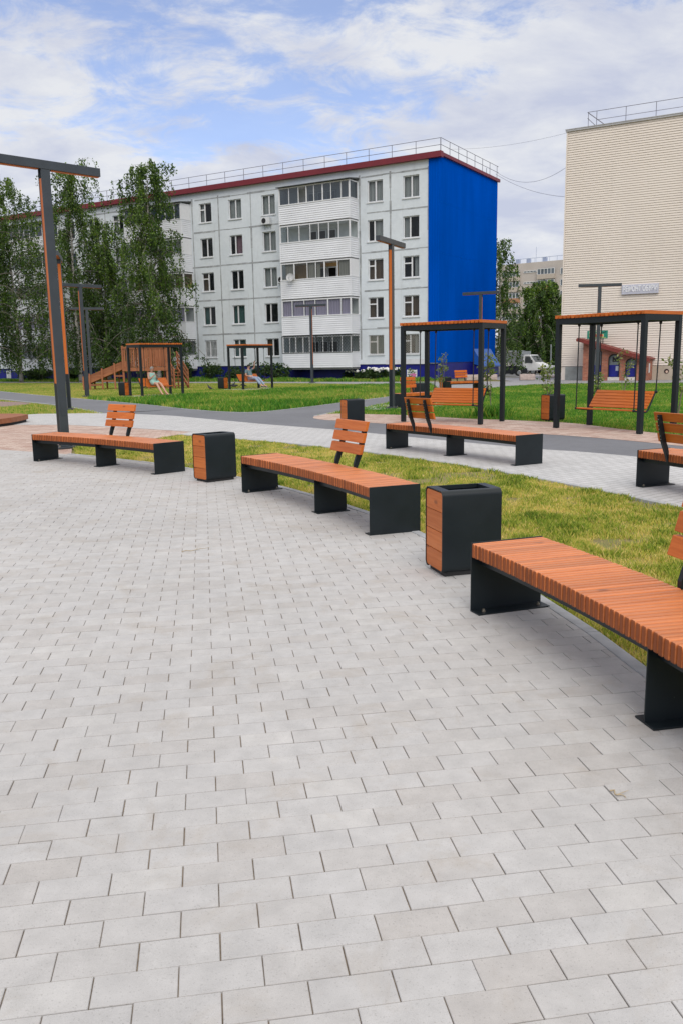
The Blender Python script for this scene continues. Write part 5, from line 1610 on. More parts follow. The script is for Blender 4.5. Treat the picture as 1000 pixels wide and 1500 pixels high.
# ================================================================== trees and plants
def leaf_quads(C, size, rs, down=0.7):
    """diamond leaves around the centres C, long axis mostly hanging"""
    n = len(C)
    a = rs.normal(0, 1, (n, 3)); a[:, 2] = a[:, 2] * (1 - down) - down * 1.6
    a /= np.linalg.norm(a, axis=1, keepdims=True)
    b = rs.normal(0, 1, (n, 3)); b -= (b * a).sum(1, keepdims=True) * a
    b /= np.linalg.norm(b, axis=1, keepdims=True)
    s = (size * rs.uniform(0.7, 1.3, n))[:, None]
    V = np.stack([C - a * s, C + b * s * 0.62, C + a * s, C - b * s * 0.62], 1)
    return V.reshape(-1, 3)
def birch(p, H, R, seed, label, name='birch_tree', limbs=96, strands=14, droop=1.0, leaf=0.075, low=0.15, bark='birch_bark', lean=0.0, prof=None, trunk_r=0.16, group='birch trees in front of the grey block'):
    rs = np.random.RandomState(seed); rng = random.Random(seed)
    t = thing(name, p, 0, label, 'tree', group)
    m = MB(seed)
    ph = rng.uniform(0, 6)
    def axis(f):
        return Vector((lean * f * H + 0.25 * math.sin(f * 4 + ph) * f, 0.2 * math.sin(f * 3 + ph * 2) * f, f * H))
    m.tube([axis(i / 14) for i in range(15)], [max(0.012, trunk_r * (1.25 if i == 0 else 1) * (1 - i / 14.5) ** 0.8) for i in range(15)], 8)
    m.build('trunk', M[bark], t, smooth=True)
    mb = MB(seed + 1)
    C, T = [], []
    prof = prof or (lambda f: (0.40 + 0.72 * min(1, (1 - f) / 0.50) ** 0.85) * (0.80 + 0.25 * min(1, f / 0.30)))
    for i in range(limbs):
        f = low + (0.985 - low) * ((i + rng.random()) / limbs) ** 0.92
        az = i * 2.39996 + rng.uniform(-0.5, 0.5)
        ln = R * prof(f) * rng.choice((0.45, 0.7, 0.9, 1.0, 1.1, 1.3)) * rng.uniform(0.85, 1.1)
        up = rng.uniform(0.5, 1.15) * (0.55 + 0.6 * f)
        o = axis(f)
        d = Vector((math.cos(az), math.sin(az), 0))
        pts = []
        for k in range(7):
            q = k / 6
            z = ln * (up * q - (0.75 * droop) * q ** 2.4)
            pts.append(o + d * (ln * q) + Vector((rng.uniform(-.06, .06), rng.uniform(-.06, .06), z)))
        r0 = max(0.012, 0.055 * (1 - f) + 0.012)
        mb.tube(pts, [r0 * (1 - 0.8 * k / 6) for k in range(7)], 5, caps=False)
        limb_tone = rng.random()
        for s_ in range(strands):
            q = 0.18 + 0.82 * rng.random() ** 0.75
            k = min(int(q * 6), 5); base = pts[k].lerp(pts[k + 1], q * 6 - k)
            sl = rng.uniform(0.35, 2.5) * droop * (0.45 + 0.7 * (1 - f)) + 0.25
            nl = int(rng.uniform(10, 20) * (0.55 + sl * 0.55))
            sp = rng.uniform(0.05, 0.45)
            hx = d * sp * rng.uniform(-0.2, 1.0) + Vector((rng.uniform(-.3, .3), rng.uniform(-.3, .3), 0)) * 0.8
            tt = rs.rand(nl) ** 0.9
            cc = np.array(base)[None] + np.outer(np.sqrt(tt), np.array(hx)) + np.outer(tt, [0, 0, -sl])
            cc += rs.normal(0, 0.085, (nl, 3))
            C.append(cc); T.append(np.clip(0.30 * limb_tone + 0.15 + rs.normal(0.16, 0.20, nl) + 0.2 * (f - 0.5), 0, 1))  # last term paints upper leaves lighter, lower ones darker, as if shaded
            if s_ % 3 == 0: mb.tube([base, base + hx * 0.7 + Vector((0, 0, -sl * 0.5)), base + hx + Vector((0, 0, -sl))], [0.008, 0.006, 0.003], 3, caps=False)
    mb.build('branches', M['bark' if bark == 'bark' else 'limb'], t, smooth=True)
    C = np.concatenate(C); T = np.concatenate(T)
    keep = C[:, 2] > 0.7
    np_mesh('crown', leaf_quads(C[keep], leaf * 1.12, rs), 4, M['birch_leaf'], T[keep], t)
    return t
def tree_at(x, Y, ytop, **k):
    b = AT(x, 540, Y); top = AT(x, ytop, Y)
    return birch((b.x, Y, ground_z(b.x, Y)), top.z, **k)
tree_at(30, 74, 262, R=3.5, seed=3, label='tall weeping birch at the left edge behind the near lamp post', strands=12, low=0.13)
tree_at(-12, 71, 236, R=3.3, seed=14, label='tall birch cut off by the left edge of the photo', strands=12)
tree_at(118, 70.5, 240, R=3.15, seed=5, label='weeping birch in the middle of the left group, above the slide ramp', strands=13, low=0.10, limbs=100)
tree_at(160, 72.5, 330, R=2.5, seed=6, label='shorter dark birch between two tall weeping birches, behind the play tower', strands=14, low=0.08, limbs=80)
tree_at(233, 66, 236, R=2.65, seed=7, label='rightmost weeping birch of the left group, covering a balcony stack', strands=14, low=0.12, limbs=110)
GP = 'trees behind the parking'
tree_at(731, 86, 340, R=2.0, seed=8, label='slender light birch right beside the blue gable', strands=9, leaf=0.09, group=GP, limbs=56)
tree_at(792, 100, 408, R=3.4, seed=9, label='broad dense birch behind the parked vehicles, beside the beige wall', strands=13, leaf=0.12, low=0.08, limbs=84, group=GP, prof=lambda f: 0.45 + 0.55 * min(1, (1 - f) / 0.5))
tree_at(826, 106, 432, R=2.6, seed=10, label='dark tree half hidden by the left edge of the beige wall', strands=11, leaf=0.12, low=0.08, group=GP)
tree_at(757, 108, 468, R=3.0, seed=12, label='low dark tree above the grey truck tarpaulin', strands=13, leaf=0.13, low=0.06, bark='bark', group=GP, limbs=60, prof=lambda f: 0.5 + 0.5 * min(1, (1 - f) / 0.5))

def sapling(p, h, seed, label, spread=0.45, leaves=170, size=0.05):
    rs = np.random.RandomState(seed); rng = random.Random(seed)
    t = thing('sapling', p, 0, label, 'sapling', 'young saplings on the lawn')
    m = MB(seed); C = []
    ns = rng.choice((2, 3, 3))
    for i in range(ns):
        a = rng.uniform(0, 6.28); pts = []
        hh = h * rng.uniform(0.7, 1.0)
        for k in range(7):
            q = k / 6
            pts.append(Vector((math.cos(a) * spread * 0.6 * q ** 1.4 + rng.uniform(-.02, .02), math.sin(a) * spread * 0.6 * q ** 1.4 + rng.uniform(-.02, .02), hh * q)))
        m.tube(pts, [0.012 * (1 - 0.75 * k / 6) for k in range(7)], 5)
        for j in range(rng.randint(6, 9)):
            q = rng.uniform(0.28, 1.0); k = min(int(q * 6), 5); b = pts[k].lerp(pts[k + 1], q * 6 - k)
            e = b + Vector((rng.uniform(-1, 1), rng.uniform(-1, 1), rng.uniform(0.2, 1.0))) * spread * 0.55
            m.tube([b, b.lerp(e, 0.5) + Vector((0, 0, 0.02)), e], [0.006, 0.004, 0.002], 4)
            n = int(leaves / (ns * 7))
            f = rs.uniform(0.25, 1.05, n)[:, None]
            C.append(np.array(b)[None] * (1 - f) + np.array(e)[None] * f + rs.normal(0, 0.045, (n, 3)))
    m.build('stem', M['twig'], t)
    C = np.concatenate(C); C = C[C[:, 2] > 0.08]
    np_mesh('foliage', leaf_quads(C, size, rs, 0.1), 4, M['young_leaf'], np.clip(rs.normal(0.5, 0.28, len(C)) + 0.25 * (C[:, 2] / h - 0.5), 0, 1), t)
    return t
sapling(G(645, 574), 1.75, 101, 'young sapling seen through the left pergola, before the blue plinth', 0.5, 190, 0.05)
sapling(G(719, 608), 1.85, 102, 'leafy young sapling between the right posts of the left pergola', 0.5, 330, 0.045)
sapling(G(806, 602), 1.45, 103, 'young sapling rising behind the litter bin of the right pergola', 0.55, 260, 0.045)
sapling(G(872, 588), 1.0, 104, 'low sapling behind the hanging seat of the right pergola', 0.45, 150, 0.05)
sapling(G(912, 585), 1.75, 105, 'thin taller sapling in front of the brick arches', 0.45, 140, 0.045)
sapling(G(992, 612), 1.85, 106, 'sapling cut by the right edge of the photo beside a pergola post', 0.45, 170, 0.045)
sapling(G(601, 570), 0.9, 107, 'small sapling beside the white flower bed board', 0.3, 80, 0.05)
# tuft of taller grass at the foot of the second sapling
P_ = np.random.RandomState(61).normal(0, 0.22, (900, 2)) + np.array(G(718, 610)[:2])[None]
turf('grass', P_, M['lawn'], 0.30, np.full(900, 0.85), 62, None, 1.0)

def bush(p, rx, ry, rz_, n, seed, label, mat='bush_leaf', leaf=0.09, flowers=0):
    rs = np.random.RandomState(seed)
    t = thing('flower_bush' if flowers else 'bush', p, 0, label, 'flowers' if flowers else 'bush', 'shrubs along the grey block')
    k = 9
    cc = np.stack([rs.uniform(-1, 1, k) * rx * 0.65, rs.uniform(-1, 1, k) * ry * 0.65, rs.uniform(0.25, 0.8, k) * rz_], 1)
    cr = rs.uniform(0.3, 0.55, k)
    i = rs.randint(0, k, n)
    d = rs.normal(0, 1, (n, 3)); d /= np.linalg.norm(d, axis=1, keepdims=True)
    C = cc[i] + d * (cr[i] * rs.uniform(0.55, 1.05, n) ** 0.7)[:, None] * np.array([rx, ry, rz_ * 0.9])
    C = C[C[:, 2] > -0.05]
    m = MB(seed)
    for j in range(7):
        m.tube([(0.1 * rs.normal(), 0.1 * rs.normal(), -0.05), tuple(cc[j % k])], [0.02, 0.008], 4)
    m.build('stem', M['bark'], t)
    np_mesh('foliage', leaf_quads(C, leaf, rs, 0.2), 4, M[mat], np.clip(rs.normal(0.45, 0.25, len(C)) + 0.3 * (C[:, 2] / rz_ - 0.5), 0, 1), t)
    if flowers:
        m = MB(seed + 1)
        for j in range(flowers):
            a = rs.uniform(0, 6.28); q = rs.uniform(0.3, 1.0)
            x, y = rx * q * math.cos(a), ry * q * math.sin(a); z = rz_ * (1.12 - 0.25 * q * q)
            for _ in range(4):
                m.ellipsoid((x + rs.normal(0, .05), y + rs.normal(0, .05), z + rs.normal(0, .035)), (0.075, 0.075, 0.05), 7, 5)
        m.build('blossom', M['petal'], t)
    return t
for i, (u, d, rx, rz_, lab) in enumerate((
        (18.7, 2.2, 1.0, 1.25, 'dark rounded bush under ground floor windows, left of the farthest pergola'),
        (16.6, 2.0, 0.75, 0.95, 'low dark bush half hidden by the farthest pergola post'),
        (13.4, 2.4, 1.9, 1.30, 'widest dark bush right of the reclining person'),
        (21.6, 2.2, 0.7, 1.35, 'narrow dark bush at the right of the play tower stairs'),
        (24.6, 2.6, 1.0, 1.0, 'dark bush below the balcony stack behind the play tower'),
        (34.8, 3.0, 1.3, 1.1, 'shaded bush at the foot of the middle birch'),
        (38.4, 3.0, 1.8, 1.2, 'wide shaded bush by the leftmost balcony stack'))):
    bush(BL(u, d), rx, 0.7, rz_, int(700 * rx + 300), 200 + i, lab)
for i, (x, n, rx, lab) in enumerate(((511, 6, 0.5, 'bush with a few white blossoms at the left end of the flower row'), (527, 7, 0.45, 'small clump of white blossoms, second in the flower row'),
                                 (544, 20, 0.75, 'fuller white flowering bush, third in the flower row'), (560.5, 26, 0.85, 'largest white flowering bush by the orange sided lamp post'),
                                 (577, 14, 0.65, 'white flowering bush right behind the orange sided lamp post'))):
    q = AT(x, 552, 60.0 + (641 - x) * 0.045)
    bush((q.x, q.y - 1.2, 0), rx, 0.5, 0.62 + 0.12 * (i > 1), int(420 * rx + 160), 230 + i, lab, flowers=n)

# ================================================================== things along the block and the yard
q = G(603, 556.5); q.z = 0
t = thing('flower_bed_board', q, RAD(-20), 'small white slatted board with a pink patch in the flower bed', 'board')
m = MB()
for s2 in (-1, 1): m.box((s2 * 0.34, 0, 0.35), (0.05, 0.04, 0.75))
m.build('stake', M['white'], t)
for z in (0.30, 0.47, 0.64):
    m = MB(); m.box((0, -0.032, z), (0.74, 0.022, 0.12)); m.build('slat', M['white'], t)
m = MB(); m.prism([(-0.1, 0.26), (0.25, 0.24), (0.34, 0.42), (0.12, 0.5), (-0.12, 0.42)], -0.050, -0.045, 'Y'); m.build('pink_patch', flat('pink paint', (0.55, 0.16, 0.36), 0.6, 0, 0.3, 20), t)
m = MB(); q = BL(46.3, -0.09, 0.56)
vt = thing('vent_grille', q, -TH, 'white louvre vent on the blue plinth near the left edge', 'vent')
for k in range(5): m.box((0, -0.02, -0.3 + k * 0.14), (0.62, 0.03, 0.09))
m.build('louvre', M['white'], vt)
m = MB(); m.box((0, 0, 0), (0.66, 0.012, 0.8)); m.build('frame', M['white'], vt)
def concrete_block(p, rz, w, h, label):
    t = tag(None or MB(5).add([], []).build('x', M['kerb']), None) if False else None
    m = MB(int(w * 100))
    c = 0.06
    prof = [(-0.28, 0), (0.28, 0), (0.26, h * 0.55), (0.20, h), (-0.20, h), (-0.26, h * 0.55)]
    m.prism(prof, -w / 2, w / 2, 'X')
    o = m.build('concrete_block', flat('pinkish weathered concrete', (0.40, 0.33, 0.30), 0.9, 0, 0.2, 5), None, bevel=0.03)
    o.location = p; o.rotation_euler = (0, 0, rz)
    tag(o, label, 'concrete block', 'concrete blocks by the parking')
    sub = o.modifiers.new('rough', 'SUBSURF'); sub.subdivision_type = 'SIMPLE'; sub.levels = sub.render_levels = 3
    tx = bpy.data.textures.new('chips', 'CLOUDS'); tx.noise_scale = 0.25
    dm = o.modifiers.new('chips', 'DISPLACE'); dm.texture = tx; dm.strength = 0.05; dm.mid_level = 0.5
concrete_block(G(771.5, 556.5) , RAD(-4), 0.98, 0.38, 'pale concrete block on the road in front of the truck')
concrete_block(G(704, 556.5), RAD(6), 2.1, 0.36, 'long low concrete block at the foot of the blue gable')
concrete_block(AT(812, 553, 60), RAD(-25), 1.6, 0.16, 'low kerb block at the corner of the beige wall')

# ---- vehicles
M['car_black'] = flat('black car paint', (0.012, 0.016, 0.022), 0.18, 0, 0.05); M['car_silver'] = flat('silver car paint', (0.50, 0.52, 0.55), 0.3, 0.35, 0.05)
M['car_white'] = flat('white truck paint', (0.66, 0.67, 0.68), 0.3, 0, 0.05); M['tarp'] = flat('grey tarpaulin', (0.20, 0.22, 0.235), 0.6, 0, 0.2, 1.6)
M['lamp_glass'] = flat('headlight glass', (0.55, 0.57, 0.60), 0.1); M['red_lamp'] = flat('tail light', (0.30, 0.01, 0.01), 0.2)
def loft(m, sections, close=True, tone=0.5):
    """sections = list of rings with the same number of points"""
    n = len(sections[0]); vs = [p for s_ in sections for p in s_]; fs = []
    for i in range(len(sections) - 1):
        for k in range(n):
            fs.append((i * n + k, i * n + (k + 1) % n, (i + 1) * n + (k + 1) % n, (i + 1) * n + k))
    fs.append(tuple(range(n))); fs.append(tuple(range((len(sections) - 1) * n, len(sections) * n))[::-1])
    m.add(vs, fs, tone)
def wheel(t, x, y, r, side):
    m = MB(); Rm = Matrix.Translation((x, y, r)) @ Matrix.Rotation(-PI / 2 * side, 4, 'X')
    m.lathe([(r * 0.62, -0.02), (r * 0.62, 0.05), (r * 0.8, 0.09), (r * 0.96, 0.085), (r, 0.04), (r, -0.12), (r * 0.9, -0.15), (0.01, -0.15)], 22, M=Rm)
    w = m.build('wheel', M['rubber'], t, smooth='auto')
    m = MB(); m.lathe([(r * 0.62, 0.03), (r * 0.62, 0.05), (r * 0.56, 0.06), (r * 0.54, 0.03), (0.01, 0.035)], 20, M=Rm)
    for k in range(5):
        a = k * 2 * PI / 5; m.box((0, 0, 0), (r * 0.5, 0.07, 0.02), M=Rm @ Matrix.Rotation(a, 4, 'Z') @ Matrix.Translation((r * 0.3, 0, 0.055)))
    m.build('rim', M['steel'], w)
def car(p, rz, label, paint, L=4.4, Wd=1.8, H=1.5, gc=0.22, hood=0.98, belt=0.98, suv=False):
    """local +x = front"""
    t = thing('parked_car', p, rz, label, 'car', 'vehicles parked behind the gable')
    h = L / 2; r = 0.34 if suv else 0.31
    m = MB()
    W2 = Wd / 2
    st = [(-h, 0.50, 0.80, 0.80), (-h + 0.10, 0.32, belt - 0.04, 0.92), (-h + 0.9, gc, belt, 1.0), (0.2, gc, belt - 0.02, 1.0), (h - 1.25, gc, hood - 0.02, 0.99), (h - 0.45, gc + 0.03, hood - 0.14, 0.96), (h - 0.06, 0.32, hood - 0.30, 0.86), (h, 0.42, hood - 0.45, 0.78)]
    sec = []
    for x, z0, z1, wf in st:
        w = W2 * wf
        sec.append([(x, -w * 0.93, z0), (x, w * 0.93, z0), (x, w, (z0 + z1) / 2), (x, w * 0.95, z1 - 0.05), (x, w * 0.84, z1), (x, -w * 0.84, z1), (x, -w * 0.95, z1 - 0.05), (x, -w, (z0 + z1) / 2)])
    loft(m, sec)
    body = m.build('body', paint, t, smooth='auto')
    # cabin
    m = MB()
    xs = [(-h + 0.18, belt - 0.03, 0.80), (-h + (0.42 if suv else 0.75), H - 0.08, 0.68), (-0.55, H, 0.70), (0.15, H - 0.03, 0.69), (h - 1.25, hood - 0.05, 0.80)]
    sec = []
    for x, z, wf in xs:
        w = W2 * wf; wb = W2 * 0.88
        sec.append([(x, -wb, belt - 0.06), (x, wb, belt - 0.06), (x, w, z - 0.02), (x, w * 0.9, z), (x, -w * 0.9, z), (x, -w, z - 0.02)])
    loft(m, sec); cab = m.build('cabin', paint, t, smooth='auto')
    for s2 in (-1, 1):
        for xa, xb, xc, xd in (((-h + 0.50), -0.32, -0.32, -h + (0.62 if suv else 0.95)), (-0.25, h - 1.52, 0.20, -0.25)):
            m = MB()
            def P(x, z): 
                f = (z - belt) / (H - belt)
                return (x, s2 * (W2 * (0.885 - 0.185 * f) + 0.012), z)
            zt_ = H - 0.12
            m.add([P(xa, belt + 0.01), P(xb, belt + 0.01), P(xc, zt_), P(xd, zt_)], [(0, 1, 2, 3)])
            m.build('side_window', M['car_glass'], cab)
    m = MB(); a0, a1 = h - 1.27, 0.19
    m.add([(a0 + 0.02, -W2 * 0.74, hood + 0.0), (a0 + 0.02, W2 * 0.74, hood + 0.0), (a1 + 0.03, W2 * 0.63, H - 0.06), (a1 + 0.03, -W2 * 0.63, H - 0.06)], [(0, 1, 2, 3)]); m.build('windscreen', M['car_glass'], cab)
    for s2 in (-1, 1):
        for x in (-h + 0.85, h - 0.85): wheel(t, x, s2 * (W2 - 0.07), r, s2)
        m = MB(); m.ellipsoid((h - 0.16, s2 * W2 * 0.66, hood - 0.30), (0.14, 0.20, 0.085), 10, 6); m.build('headlight', M['lamp_glass'], body)
        m = MB(); m.ellipsoid((-h + 0.05, s2 * W2 * 0.72, 0.80), (0.07, 0.14, 0.10), 8, 6); m.build('tail_light', M['red_lamp'], body)
        m = MB(); m.ellipsoid((0.62, s2 * (W2 + 0.06), belt + 0.06), (0.07, 0.10, 0.075), 8, 6); m.build('mirror', paint, cab)
    m = MB(); m.box((h - 0.03, 0, 0.44), (0.06, Wd * 0.66, 0.16)); m.build('bumper_grille', M['rubber'], body)
    return t
def gp(x, Y):
    q = AT(x, 545, Y); return Vector((q.x, Y, ground_z(q.x, Y) + 0.016))
car(gp(738.5, 88), RAD(-8), 'black car with silver wheel rims parked in front of the grey truck', M['car_black'], 4.5, 1.85, 1.62, suv=True, hood=1.08, belt=1.02)
car(gp(790, 97), RAD(-14), 'silver saloon car parked at the right, next to the white truck cab', M['car_silver'], 4.4, 1.76, 1.46)
# light truck with a covered bed
tk = thing('truck', gp(762, 93), RAD(-42), 'small white truck with a grey tarpaulin covered bed', 'truck', 'vehicles parked behind the gable')
m = MB(); loft(m, [[(x, -0.95 * wf, z0), (x, 0.95 * wf, z0), (x, 0.97 * wf, (z0 + z1) / 2), (x, 0.86 * wf, z1), (x, -0.86 * wf, z1), (x, -0.97 * wf, (z0 + z1) / 2)] for x, z0, z1, wf in
    ((0.75, 0.5, 2.02, 0.95), (1.0, 0.48, 2.12, 1.0), (1.55, 0.45, 2.08, 0.99), (2.22, 0.45, 1.30, 1.0), (2.75, 0.5, 1.10, 0.96), (2.9, 0.55, 0.85, 0.90))])
cabt = m.build('cab', M['car_white'], tk, smooth='auto')
for s2 in (-1, 1):
    m = MB(); m.add([(1.02, s2 * 0.985, 1.25), (1.98, s2 * 0.985, 1.22), (1.62, s2 * 0.925, 1.93), (1.05, s2 * 0.925, 1.96)], [(0, 1, 2, 3)]); m.build('side_window', M['car_glass'], cabt)
    m = MB(); m.ellipsoid((2.8, s2 * 0.68, 0.86), (0.10, 0.16, 0.10), 8, 6); m.build('headlight', M['lamp_glass'], cabt)
    m = MB(); m.box((1.95, s2 * 1.08, 1.42), (0.06, 0.16, 0.26)); m.build('mirror', M['rubber'], cabt)
    for x in (-1.55, 2.0): wheel(tk, x, s2 * 0.85, 0.36, s2)
m = MB(); m.add([(1.60, -0.78, 2.0), (1.60, 0.78, 2.0), (2.225, 0.84, 1.33), (2.225, -0.84, 1.33)], [(0, 1, 2, 3)])
for i in range(4): m.v[i] = (m.v[i][0] + 0.02, m.v[i][1], m.v[i][2] + 0.02)
m.build('windscreen', M['car_glass'], cabt)
m = MB(); m.box((2.9, 0, 0.55), (0.14, 1.75, 0.22)); m.build('bumper', M['rubber'], tk)
m = MB(); m.box((-1.15, 0, 0.88), (3.6, 1.95, 0.36)); m.build('bed', M['car_white'], tk)
m = MB(3)
nx, nz = 22, 8
for s2 in (-1, 1):
    vs = []
    for j in range(nz + 1):
        for i in range(nx + 1):
            x = -2.93 + 3.56 * i / nx; z = 1.065 + 1.42 * j / nz
            vs.append((x, s2 * (0.985 + 0.022 * math.sin(i * 1.1 + j * 0.9) * math.sin(j * 0.4)), z))
    m.add(vs, [(j * (nx + 1) + i, j * (nx + 1) + i + 1, (j + 1) * (nx + 1) + i + 1, (j + 1) * (nx + 1) + i) for j in range(nz) for i in range(nx)], 0.5)
m.add([(-2.93, -0.985, 1.065), (-2.93, 0.985, 1.065), (-2.93, 0.985, 2.485), (-2.93, -0.985, 2.485)], [(0, 1, 2, 3)]); m.add([(0.63, -0.985, 1.065), (0.63, 0.985, 1.065), (0.63, 0.985, 2.485), (0.63, -0.985, 2.485)], [(0, 1, 2, 3)])
m.add([(-2.93, -0.985, 2.485), (0.63, -0.985, 2.485), (0.63, 0, 2.56), (-2.93, 0, 2.56), (0.63, 0.985, 2.485), (-2.93, 0.985, 2.485)], [(0, 1, 2, 3), (3, 2, 4, 5)])
m.build('tarpaulin', M['tarp'], tk, smooth='auto')
m = MB(); m.box((0, 0, 0.5), (5.2, 0.8, 0.16)); m.build('chassis', M['rubber'], tk)
# street pole in the yard
q = gp(805.5, 96); t = thing('utility_pole', q, 0, 'pale utility pole behind the silver car', 'pole')
m = MB(); m.tube([(0, 0, 0), (0, 0, 3.2)], [0.10, 0.075], 8); m.lathe([(0.11, 0), (0.11, 0.5), (0.10, 0.52)], 10); m.build('shaft', M['steel'], t)
# overhead cables
def cable(a, b, sag, r, label):
    a, b = Vector(a), Vector(b); pts = []
    for i in range(25):
        f = i / 24; p = a.lerp(b, f); p.z -= sag * 4 * f * (1 - f); pts.append(p)
    m = MB(); m.tube(pts, r, 5)
    o = m.build('overhead_cable', M['rail']); tag(o, label, 'cable', 'cables between the buildings')
ca_ = P0 + IN * 10.7; ca_.z = ROOF_Z + 0.9
cable(ca_, AT(831, 243, 58), 0.9, 0.012, 'thin sagging cable from the blue gable rising to the beige wall')
cable(ca_ + Vector((0, 0, -0.2)), AT(830, 288, 58), 0.35, 0.012, 'thin lower cable running down to the beige wall edge')
cable(AT(655, 218, 66), AT(845, 190, 55.5), 0.3, 0.007, 'faint top cable from roof railing to roof railing')

# ================================================================== wooden play tower with slide
pt0 = AT(217, 560, 51.5)
play = thing('play_tower', (pt0.x, 51.5, -0.02), RAD(4), 'wooden play tower with railings, slide ramp and stairs', 'playground')
TW, TD, TZ, TR = 2.55, 1.5, 1.22, 2.42
for x in (-TW / 2, 0.15, TW / 2):
    for y in (-TD / 2, TD / 2):
        m = MB(); m.box((x, y, TR / 2 + (0.06 if x else 0)), (0.11, 0.11, TR + (0.12 if x else 0))); m.build('post', M['playZ'], play)
m = MB(151)
for i in range(12): m.box((-TW / 2 + 0.1 + (TW - 0.2) * (i + 0.5) / 12, 0, TZ), ((TW - 0.2) / 12 - 0.01, TD + 0.08, 0.04))
for y in (-1, 1): m.box((0, y * (TD / 2 + 0.08), TZ - 0.05), (TW + 0.1, 0.045, 0.20))
m.build('platform', M['playX'], play)
def railing(x0, x1, y, n, solid=0):
    m = MB(int(abs(x0 * 10)) + 3)
    for i in range(n):
        x = x0 + (x1 - x0) * (i + 0.5) / n; w = (x1 - x0) / n * (0.93 if i >= n - solid else 0.55)
        m.box((x, y, (TZ + 0.1 + TR) / 2), (w, 0.03, TR - TZ - 0.06), tone=m.rng.random())
    m.build('railing', M['playZ'], play)
    m = MB(5); m.box(((x0 + x1) / 2, y - 0.03, TR), (x1 - x0 + 0.05, 0.05, 0.11)); m.build('top_rail', M['playX'], play)
railing(-TW / 2 + 0.06, 0.09, -TD / 2 - 0.075, 10, 3); railing(0.21, TW / 2 - 0.06, -TD / 2 - 0.075, 8, 1); railing(-TW / 2 + 0.06, TW / 2 - 0.06, TD / 2 + 0.075, 18)
# slide to the left
m = MB(152)
a, b = Vector((-TW / 2, 0, TZ + 0.05)), Vector((-TW / 2 - 2.45, 0, 0.28))
for y in (-0.62, 0.62):
    for k in range(3): m.bar(a + Vector((0, y, 0.02 + k * 0.155)), b + Vector((0, y, 0.02 + k * 0.155)), 0.04, 0.145, tone=m.rng.random())
m.build('slide_side', M['playX'], play)
m = MB(); m.bar(a + Vector((0, 0, -0.02)), b + Vector((0, 0, -0.02)), 1.2, 0.03); m.build('slide_bed', M['playX'], play)
for f in (0.22, 0.52, 0.82, 0.97):
    p = a.lerp(b, f)
    for y in (-0.67, 0.67):
        m = MB(153); m.box((p.x, y, (p.z + 0.5) / 2), (0.09, 0.06, p.z + 0.5)); m.build('slide_post', M['playZ'], play)
for f0, f1, z in ((0.22, 0.52, 0.52), (0.52, 0.82, 0.30), (0.0, 0.22, 0.8)):
    p, q = a.lerp(b, f0), a.lerp(b, f1); m = MB(154); m.box(((p.x + q.x) / 2, -0.67, z), (abs(p.x - q.x), 0.05, 0.10)); m.build('slide_brace', M['playX'], play)
m = MB(154)      # stairs to the right, coming forward
s0, s1 = Vector((TW / 2 + 0.05, 0.35, TZ)), Vector((TW / 2 + 0.85, -1.0, 0.1))
dn = (s1 - s0); sd_ = Vector((-dn.y, dn.x, 0)).normalized() * 0.42
for k in range(6):
    p = s0 + dn * ((k + 0.5) / 6); m.bar(p - sd_, p + sd_, 0.24, 0.04)
m.build('stair_tread', M['playX'], play)
m = MB(155)
for sg in (-1, 1):
    m.bar(s0 + sd_ * sg, s1 + sd_ * sg, 0.045, 0.20)
    for z in (0.42, 0.68, 0.95): m.bar(s0 + sd_ * sg + Vector((0, 0, z)), s1 + sd_ * sg + Vector((0, 0, z)), 0.035, 0.11, tone=m.rng.random())
    for f in (0.05, 0.5, 0.97):
        p = s0 + dn * f + sd_ * sg * 1.06; m.box((p.x, p.y, (p.z + 1.0) / 2), (0.08, 0.08, p.z + 1.0))
m.build('stair_rail', M['playX'], play)

# curved timber edging at the far left
top = [G(41, 606.8, 0.2), G(30, 609.2, 0.2), G(16, 611.6, 0.2), G(0, 613.6, 0.2), G(-25, 616.5, 0.2), G(-60, 620, 0.2), G(-60, 606.5, 0.2), G(0, 605.6, 0.2), (G(30, 605.6, 0.2))]
dk = thing('curved_timber_edge', (top[3].x, top[3].y, 0), 0, 'low curved brown timber podium edge at the far left', 'podium')
loc = [(p.x - top[3].x, p.y - top[3].y) for p in top]
m = MB(161); m.prism(loc, 0.07, 0.2, 'Z'); m.build('deck', M['playX'], dk)
cxm, cym = sum(p[0] for p in loc) / 9, sum(p[1] for p in loc) / 9
m = MB(162); m.prism([(cxm + (p[0] - cxm) * 0.93, cym + (p[1] - cym) * 0.93) for p in loc], -0.04, 0.069, 'Z'); m.build('base', M['black'], dk)  # black block stands in for the shadow under the deck

